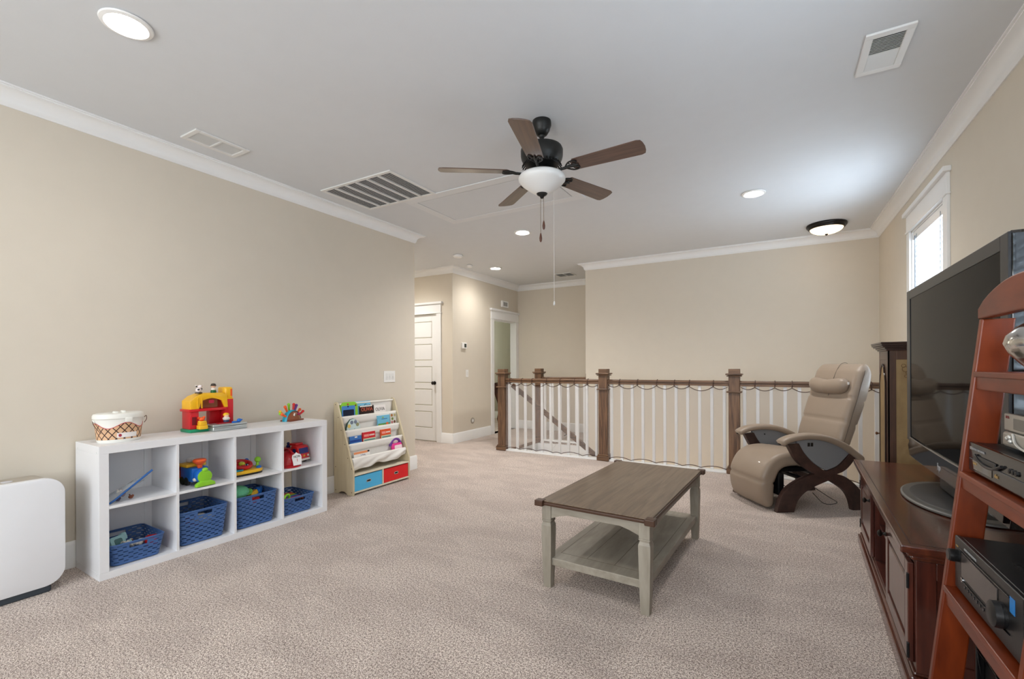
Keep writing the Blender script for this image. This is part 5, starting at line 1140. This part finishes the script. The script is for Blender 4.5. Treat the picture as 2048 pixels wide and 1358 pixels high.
# ================================================================== TV CONSOLE
TC = thing('tv_console', 'long dark cherry tv console with two panelled doors and an open middle bay', 'console', (.382, 2.115, 0), -R(2.3))
CHY = wood('console_cherry', (50, 20, 12), (92, 44, 26), (22, 2.2, 22), .26, ring=.7, bump=.04, coat=.55)
CHV = wood('console_cherry_v', (54, 22, 16), (86, 40, 28), (22, 22, 2.2), .28, ring=.7, bump=.04, coat=.5)
CD = .53
t = MB(); t.box(0, CD, 0, 1.755, .527, .555, .005, seg=3); t.build('top', CHY, TC)
t = MB(); t.box(.030, CD-.02, .0300, 1.725, .5545, .5556); t.build('top_inlay', CHY, TC) if False else t.bm.free()
t = MB(); t.box(.030, .0325, .030, 1.725, .5547, .5556); t.box(.030, CD-.02, .030, .0325, .5547, .5556); t.build('top_groove', mat('groove_dark', (24, 8, 6), .5), TC)
t = MB(); t.box(.022, CD-.01, .022, 1.733, .512, .527, .004); t.box(.034, CD-.01, .034, 1.721, .495, .512, .006); t.build('cornice', CHY, TC)
X0c = .048
t = MB(); t.box(X0c-.028, CD-.01, .020, 1.735, 0, .060, .004); t.box(X0c-.018, CD-.01, .030, 1.725, .060, .078, .008); t.box(X0c-.008, CD-.01, .038, 1.717, .078, .092, .006); t.build('plinth', CHY, TC)
t = MB()
t.box(X0c, X0c+.022, .045, .075, .092, .495); t.box(X0c, X0c+.022, .600, .626, .092, .495); t.box(X0c, X0c+.022, 1.130, 1.156, .092, .495); t.box(X0c, X0c+.022, 1.680, 1.710, .092, .495); t.box(X0c, X0c+.022, .075, 1.680, .475, .495); t.box(X0c, X0c+.022, .075, 1.680, .092, .106)
t.build('face_frame', CHV, TC)
t = MB(); t.box(X0c+.022, CD-.012, .045, .063, .092, .495); t.box(X0c+.022, CD-.012, 1.692, 1.710, .092, .495); t.box(X0c+.022, CD-.012, .604, .622, .092, .495); t.box(X0c+.022, CD-.012, 1.134, 1.152, .092, .495); t.box(CD-.024, CD-.012, .063, 1.692, .092, .495); t.box(X0c+.022, CD-.024, .063, 1.692, .092, .104); t.box(X0c+.022, CD-.024, .622, 1.134, .29, .305)
t.build('carcass', CHV, TC)
# near end panel frame
t = MB(); t.box(X0c, X0c+.055, .037, .045, .092, .495, .002); t.box(CD-.075, CD-.012, .037, .045, .092, .495, .002); t.box(X0c+.055, CD-.075, .037, .045, .435, .495, .002); t.box(X0c+.055, CD-.075, .037, .045, .092, .150, .002); t.build('end_panel_frame', CHV, TC)
def cdoor(y0, y1, ky, hy):
    t = MB(); w = .055; z0, z1 = .109, .472; xf = X0c-.018
    t.box(xf, X0c, y0, y0+w, z0, z1, .003); t.box(xf, X0c, y1-w, y1, z0, z1, .003); t.box(xf, X0c, y0+w, y1-w, z0, z0+w, .003); t.box(xf, X0c, y0+w, y1-w, z1-w, z1, .003)
    d = t.build('door', CHV, TC)
    t = MB(); t.box(xf+.010, X0c-.001, y0+w, y1-w, z0+w, z1-w); t.box(xf+.003, xf+.012, y0+w+.020, y1-w-.020, z0+w+.020, z1-w-.020, .007); t.build('door_panel', CHV, d)
    t = MB(); t.lathe([(.004, 0), (.011, .001), (.007, .006), (.006, .014), (.014, .020), (.016, .026), (.010, .032), (.003, .034)], seg=18, M=frame((xf, ky, .345+.075), (0, 1, 0), (0, 0, 1)) @ Matrix.Rotation(pi, 4, 'Y')); t.build('knob', BRONZE, d, smooth=40)
    for z in (.150, .405): t = MB(); t.box(xf-.004, xf+.004, hy-.006, hy+.006, z-.028, z+.028, .002); t.build('hinge', BLACK, d)
cdoor(.076, .598, .572, .075); cdoor(1.158, 1.679, 1.184, 1.681)

# ================================================================== TELEVISION
TV = thing('television', 'large black flat panel television on the dark cherry console', 'television', (.6765, 2.86, .5565), -R(.9))
BEZ = mat('bezel_graphite', (44, 44, 46), .3, spec=.3); SCRN = mat('tv_screen', (12, 12, 12), .05, spec=.12, ior=1.2)
SHELL = mat('tv_shell', (34, 38, 44), .3)
z0, z1, hw = .65-.5565, 1.640-.5565, .742
t = MB(); out = [(-hw+.03, z0), (hw-.06, z0), (hw-.018, z0+.03), (hw, z0+.085), (hw, z1-.012), (hw-.012, z1), (-hw+.012, z1), (-hw, z1-.012), (-hw, z0+.085), (-hw+.018, z0+.03)]
inn = [(-hw+.070, z0+.135), (hw-.080, z0+.135), (hw-.080, z1-.055), (-hw+.070, z1-.055)]
t.prism(out, .004, .045, 'x', bev=.003); t.build('housing', GLOSSB, TV)
t = MB()
def fr(a, b, c, d): t.box(-.004, .006, a, b, c, d, .002)
fr(-hw+.004, -hw+.070, z0+.10, z1-.004); fr(hw-.080, hw-.004, z0+.10, z1-.004); fr(-hw+.070, hw-.080, z1-.055, z1-.004)
t.build('bezel', BEZ, TV)
t = MB(); t.box(-.0005, .008, -hw+.068, hw-.078, z0+.118, z1-.053); t.build('screen', SCRN, TV)
t = MB(); t.prism([(-hw+.070, z0+.118), (hw-.078, z0+.118), (hw-.078, z0+.10), (hw-.05, z0+.085), (hw-.03, z0+.07), (hw-.07, z0+.012), (-hw+.05, z0+.012), (-hw+.03, z0+.07)], -.006, .006, 'x', bev=.002); t.build('speaker_bar', GLOSSB, TV)
t = MB(); t.tube([(-.006, -hw+.07+(2*hw-.15)*k/20, z0+.122-.010*sin(pi*k/20)) for k in range(21)], .003, 6); t.build('trim_strip', mat('strip_silver', (150, 150, 152), .25, .8), TV)
t = MB(); t.box(.045, .075, -hw+.004, hw-.004, z0+.05, z1-.01, .008); t.box(.075, .135, -hw+.10, hw-.10, z0+.15, z1-.12, .02); t.build('rear_shell', SHELL, TV)
text('hp', .050, frame((-.0068, .06, z0+.055), (0, -1, 0), (0, 0, 1)), mat('logo_silver', (214, 216, 220), .3, .6), TV, world=False, name='logo')
t = MB(); t.box(.03, .075, -.22, .22, .020, z0+.02, .01); t.build('neck', BLACK, TV)
t = MB(); n = 56
t.lathe([(.004, 0), (.375, 0), (.385, .003), (.385, .010), (.372, .014)], (.085, .03, 0), n, sx=.60, sy=1.0); t.lathe([(.372, .014), (.325, .0155)], (.085, .03, 0), n, sx=.60, sy=1.0, cap=False)
t.build('stand_base', mat('base_silver', (112, 112, 110), .35, .5), TV, smooth=40)
t = MB(); t.lathe([(.330, .0150), (.322, .0175), (.004, .0185)], (.085, .03, 0), n, sx=.60, sy=1.0); t.build('stand_pad', mat('stand_pad_black', (34, 34, 35), .45), TV, smooth=40)

# ================================================================== CORNER CABINET
CB = thing('corner_cabinet', 'tall narrow antique style cabinet with painted panels and a dark cornice beside the recliner', 'cabinet', (.70, 4.25, 0))
CW = wood('cabinet_walnut', (50, 32, 24), (84, 56, 40), (14, 14, 2), .4, ring=.8, bump=.05, coat=.2)
GOLD = wood('cabinet_gold', (122, 98, 64), (152, 128, 88), (6, 6, 3), .5, ring=1.5, bump=.03)
w_, d_ = .32, .305
t = MB(); t.box(.012, d_, .012, w_, .06, 1.30); t.build('body', CW, CB)
t = MB()
for p in ((0, 0), (0, w_-.045)): t.box(p[0], p[0]+.012, p[1], p[1]+.045, .06, 1.30, .002)
t.box(0, .012, .045, w_-.045, 1.235, 1.30, .002); t.box(0, .012, .045, w_-.045, .06, .34, .002); t.build('face_frame', CW, CB)
t = MB(); arch = [(.045, .345), (w_-.045, .345), (w_-.045, 1.08), (w_-.070, 1.13), (w_-.09, 1.145), (w_-.11, 1.19), (w_/2, 1.215), (.11, 1.19), (.09, 1.145), (.070, 1.13), (.045, 1.08)]
t.box(.001, .006, .046, w_-.046, .342, 1.234); o = t.build('door', CW, CB)
t = MB(); cx = w_/2; t.prism([(cx+(p[0]-cx)*.80, .80+(p[1]-.80)*.95) for p in arch], -.004, .002, 'x', bev=.002); t.build('door_panel', GOLD, o)
t = MB(); t.tube([(-.004, cx+(p[0]-cx)*.84, .80+(p[1]-.80)*.965) for p in arch], .005, 6, closed=True); t.build('door_molding', mat('molding_black', (40, 24, 18), .4), o)
t = MB(); t.lathe([(.004, 0), (.007, .002), (.005, .014), (.011, .020), (.012, .026), (.004, .032)], seg=16, M=frame((-.002, w_-.055, .665), (0, 1, 0), (0, 0, 1)) @ Matrix.Rotation(pi, 4, 'Y')); t.build('knob', mat('knob_brass', (110, 74, 50), .4, .5), o, smooth=40)
t = MB(); t.box(.0, .048, 0, .012, .06, 1.30, .002); t.box(d_-.048, d_, 0, .012, .06, 1.30, .002); t.box(.048, d_-.048, 0, .012, 1.235, 1.30, .002); t.box(.048, d_-.048, 0, .012, .06, .34, .002); t.build('side_frame', CW, CB)
t = MB(); t.box(.048, d_-.048, .004, .012, .34, 1.235); t.build('side_panel', GOLD, CB)
t = MB(); OR = mat('ornament_brown', (104, 78, 48), .5)
for cxx, czz, rr in ((.10, 1.165, .018), (.115, 1.14, .013), (.09, 1.19, .012), (.12, 1.18, .010), (.105, 1.115, .010)): t.tube([(cxx+rr*cos(a), .0035, czz+rr*sin(a)) for a in [2*pi*k/12 for k in range(12)]], .0016, 5, closed=True)
t.build('painted_ornament', OR, CB)
t = MB()
for z, o_ in ((1.30, .010), (1.312, .020), (1.324, .034), (1.336, .042)): t.box(-o_, d_+.004, -o_, w_+o_, z, z+.013, .004)
t.box(-.046, d_+.004, -.046, w_+.046, 1.349, 1.362, .004); t.build('cornice', mat('cornice_dark', (56, 38, 32), .35, coat=.2), CB)
t = MB(); t.box(-.010, d_, -.010, w_+.010, 0, .06, .006); t.build('plinth', CW, CB)

# ================================================================== LADDER RACK
LR = thing('ladder_rack', 'leaning cherry wood ladder rack with arched header holding audio equipment', 'rack', (.374, 1.59, 0))
LC = wood('ladder_cherry', (84, 29, 7), (124, 51, 17), (10, 10, 2.4), .36, ring=.7, bump=.03, coat=.12, spec=.35)
LCh = wood('ladder_cherry_h', (84, 29, 7), (124, 51, 17), (10, 2.4, 10), .36, ring=.7, bump=.03, coat=.12, spec=.35)
fx = lambda z: .374+.107*z
for y in (1.830, 1.330):
    t = MB(); t.prism([(fx(0), 0), (fx(0)+.072, 0), (fx(1.33)+.070, 1.33), (fx(1.33), 1.33)], y, y+.025, 'y', bev=.004); t.build('side_rail', LC, LR, world=True)
    t = MB(); t.box(.93, .958, y, y+.025, 0, 1.33, .004); t.build('rear_leg', LC, LR, world=True)
t = MB(); n = 14; arc_ = [(1.330+.525*k/n, 1.332+.030+.062*sin(pi*k/n)**.75) for k in range(n+1)]
arc_ = [(1.330, 1.332)]+[(a, b) for a, b in arc_]+[(1.855, 1.332)]
xh = fx(1.33)
t.prism(arc_, xh-.003, xh+.026, 'x', bev=.004); t.build('header', LCh, LR, world=True)
SHELVES = [(1.178, .052), (.885, .050), (.542, .055), (.215, .055)]
for z, hh_ in SHELVES:
    t = MB(); t.box(fx(z)+.002, fx(z)+.020, 1.355, 1.830, z-hh_, z-.001, .003); t.build('shelf_lip', LCh, LR, world=True)
    t = MB(); t.box(fx(z)-.004, .93, 1.355, 1.830, z-.016, z, .003); t.build('shelf_board', LCh, LR, world=True)

# vase
vs = thing('silver_vase', 'round bellied silver vase on the top shelf of the ladder rack', 'vase', (.586, 1.640, 1.178))
t = MB(); t.lathe([(.004, 0), (.034, 0), (.036, .004), (.050, .020), (.074, .050), (.083, .074), (.078, .094), (.058, .116), (.040, .130), (.030, .150), (.028, .175), (.036, .200), (.033, .200), (.025, .176)], seg=44)
t.build('body', mat('vase_silver', (206, 204, 200), .16, 1), vs, smooth=60)
# disc player
dp = thing('disc_player', 'black disc player component on the second shelf of the ladder rack', 'disc player', (.485, 1.607, .885))
AB = mat('audio_black', (24, 24, 25), .35); AB2 = mat('audio_gloss', (16, 16, 18), .12); GOLDI = mat('ink_gold', (170, 140, 90), .5); GRYI = mat('ink_grey', (150, 150, 150), .5)
def comp(root, w, d, z0, z1): 
    t = MB(); t.box(.012, d, -w/2, w/2, z0, z1, .003); t.build('case', AB, root)
w_ = .43; comp(dp, w_, .32, .010, .088)
t = MB(); t.box(0, .012, -w_/2-.002, w_/2+.002, .008, .090, .003); t.build('front_panel', AB2, dp)
t = MB(); t.box(-.004, .0, .02, .17, .046, .060, .002); t.tube(bez([(-.003, .155, .060), (-.006, .10, .044), (-.006, .03, .044), (-.003, -.02, .060)], 5), .004, 6); t.build('disc_tray', AB, dp)
t = MB(); t.box(-.001, .0, .05, .19, .018, .042); t.build('display_window', GLOSSB, dp)
t = MB()
for k in range(3): t.lathe([(.001, 0), (.006, 0), (.006, .004), (.001, .005)], seg=12, M=frame((0, -.06-.018*k, .058), (0, 1, 0), (0, 0, 1)) @ Matrix.Rotation(pi, 4, 'Y'))
t.build('buttons', AB, dp)
t = MB(); t.box(-.002, .0, -.195, .205, .0435, .0450); t.build('panel_line', mat('line_grey', (90, 90, 92), .4), dp)
FL = lambda y, z: frame((-.0015, y, z), (0, -1, 0), (0, 0, 1))
text('COMPACT DISC PLAYER', .008, FL(.14, .074), GRYI, dp, world=False); text('disc', .014, FL(.02, .028), GOLDI, dp, world=False); text('5 DISC', .009, FL(.165, .034), GOLDI, dp, world=False); text('. . . . . .', .010, FL(.16, .022), GRYI, dp, world=False)
t = MB(); t.box(-.0008, 0, .188, .205, .070, .078); t.build('badge', mat('badge_grey', (150, 152, 154), .3, .5), dp)
for x in (.04, .28):
    for y in (-.17, .17): t = MB(); t.cyl((x, y, 0), (x, y, .012), .016); t.build('foot', AB, dp)
# vcr
vc = thing('video_recorder', 'silver video recorder sitting on top of the black disc player', 'video recorder', (.530, 1.545, .9735))
VS = mat('vcr_silver', (164, 160, 150), .35, .4); VS2 = mat('vcr_silver_dark', (120, 118, 112), .35, .4)
t = MB(); t.box(.006, .24, -.178, .178, .010, .094, .006, seg=3); t.build('case', VS2, vc)
t = MB(); t.box(-.002, .010, -.18, .18, .050, .096, .004, seg=3); t.box(-.006, .010, -.18, .18, .008, .048, .008, seg=3); t.build('front_panel', VS, vc)
t = MB(); t.box(-.0035, .0, -.13, .120, .058, .086, .001); t.build('cassette_flap', VS2, vc)
t = MB(); t.tube(bez([(-.007, .110, .046), (-.010, .085, .024), (-.010, .04, .014), (-.010, -.04, .012)], 6), .0028, 6); t.build('curved_trim', mat('vcr_bright', (214, 214, 210), .25, .5), vc)
for y, z in ((.140, .032), (.128, .036), (.122, .026)): t = MB(); t.ball((-.008, y, z), (.005, .007, .006), 10); t.build('button', mat('vcr_bright', (214, 214, 210), .25, .5), vc, smooth=50)
text('RCA', .010, frame((-.0028, .155, .086), (0, -1, 0), (0, 0, 1)), mat('ink_maroon', (120, 50, 50), .5), vc, world=False); text('VHS', .008, frame((-.0042, .03, .076), (0, -1, 0), (0, 0, 1)), AB, vc, world=False)
for x in (.03, .21):
    for y in (-.14, .14): t = MB(); t.cyl((x, y, 0), (x, y, .012), .012); t.build('foot', AB, vc)
# receiver
rv = thing('audio_receiver', 'large black audio receiver with two round knobs on the third shelf of the ladder rack', 'receiver', (.450, 1.592, .542))
w_ = .43; comp(rv, w_, .36, .014, .158)
t = MB(); t.box(0, .012, -w_/2-.001, w_/2+.001, .012, .160, .003); t.build('front_panel', AB, rv)
t = MB(); t.box(-.002, 0, -.085, .155, .062, .128, .001); t.build('display', mat('rcv_display', (70, 64, 62), .18), rv)
t = MB(); t.box(-.003, 0, -.150, .165, .134, .137, .001); t.box(-.003, 0, -.150, .165, .050, .052, .001); t.build('trim_line', AB2, rv)
for y, z, r in ((.188, .108, .018), (-.115, .080, .030)):
    t = MB(); t.lathe([(.004, 0), (r*.96, 0), (r*.96, .006), (r, .007), (r*.96, .020), (r*.8, .023), (.002, .023)], seg=32, M=frame((0, y, z), (0, 1, 0), (0, 0, 1)) @ Matrix.Rotation(pi, 4, 'Y')); t.build('knob', AB, rv, smooth=40)
t = MB()
for k in range(9): t.lathe([(.0005, 0), (.0035, 0), (.0035, .002), (.0005, .002)], seg=10, M=frame((0, .13-.022*k, .040), (0, 1, 0), (0, 0, 1)) @ Matrix.Rotation(pi, 4, 'Y'))
t.build('buttons', AB2, rv)
t = MB(); t.lathe([(.0005, 0), (.007, 0), (.007, .002), (.0005, .002)], seg=14, M=frame((0, .155, .052), (0, 1, 0), (0, 0, 1)) @ Matrix.Rotation(pi, 4, 'Y')); t.build('power_button', CHROME, rv)
t = MB(); t.box(-.0008, 0, -.175, -.150, .105, .140, 0); t.build('blue_sticker', mat('sticker_blue', (40, 120, 190), .4), rv)
text('AUDIO VIDEO RECEIVER', .008, frame((-.0015, .09, .145), (0, -1, 0), (0, 0, 1)), GRYI, rv, world=False); text('INPUT', .006, frame((-.0015, .19, .135), (0, -1, 0), (0, 0, 1)), GOLDI, rv, world=False)
t = MB()
for k in range(12):
    for j in range(9): t.box(.06+.022*k, .074+.022*k, -.16+.022*j, -.145+.022*j, .1578, .1584)
o = t.build('vent_slots', mat('vent_void', (6, 6, 7), .9), rv); o['kind'] = 'stuff'
for x in (.05, .31):
    for y in (-.17, .17): t = MB(); t.cyl((x, y, 0), (x, y, .016), .018); t.build('foot', AB, rv)
# speaker at the bottom
sb = thing('subwoofer', 'black speaker box with a framed grille on the lowest shelf of the ladder rack', 'speaker', (.480, 1.59, .215))
t = MB(); t.box(.02, .34, -.18, .18, .001, .215, .004); t.build('cabinet', AB, sb)
t = MB(); t.box(0, .02, -.18, .18, .010, .022, .003); t.box(0, .02, -.18, .18, .203, .215, .003); t.box(0, .02, -.18, -.168, .022, .203, .003); t.box(0, .02, .168, .18, .022, .203, .003)
for a, b in ((-.15, .02), (-.01, .15)): t.tube([(-.001, a, .195), (-.001, b, .195), (-.001, (a+b)/2, .04)], .0035, 6, closed=True)
t.build('grille_frame', AB2, sb)

# ================================================================== SCENE CHECKS
for o in bpy.data.objects:
    if o.parent is None and o.type in ('MESH', 'EMPTY') and 'label' not in o and o.get('kind') is None: print('UNTAGGED', o.name)
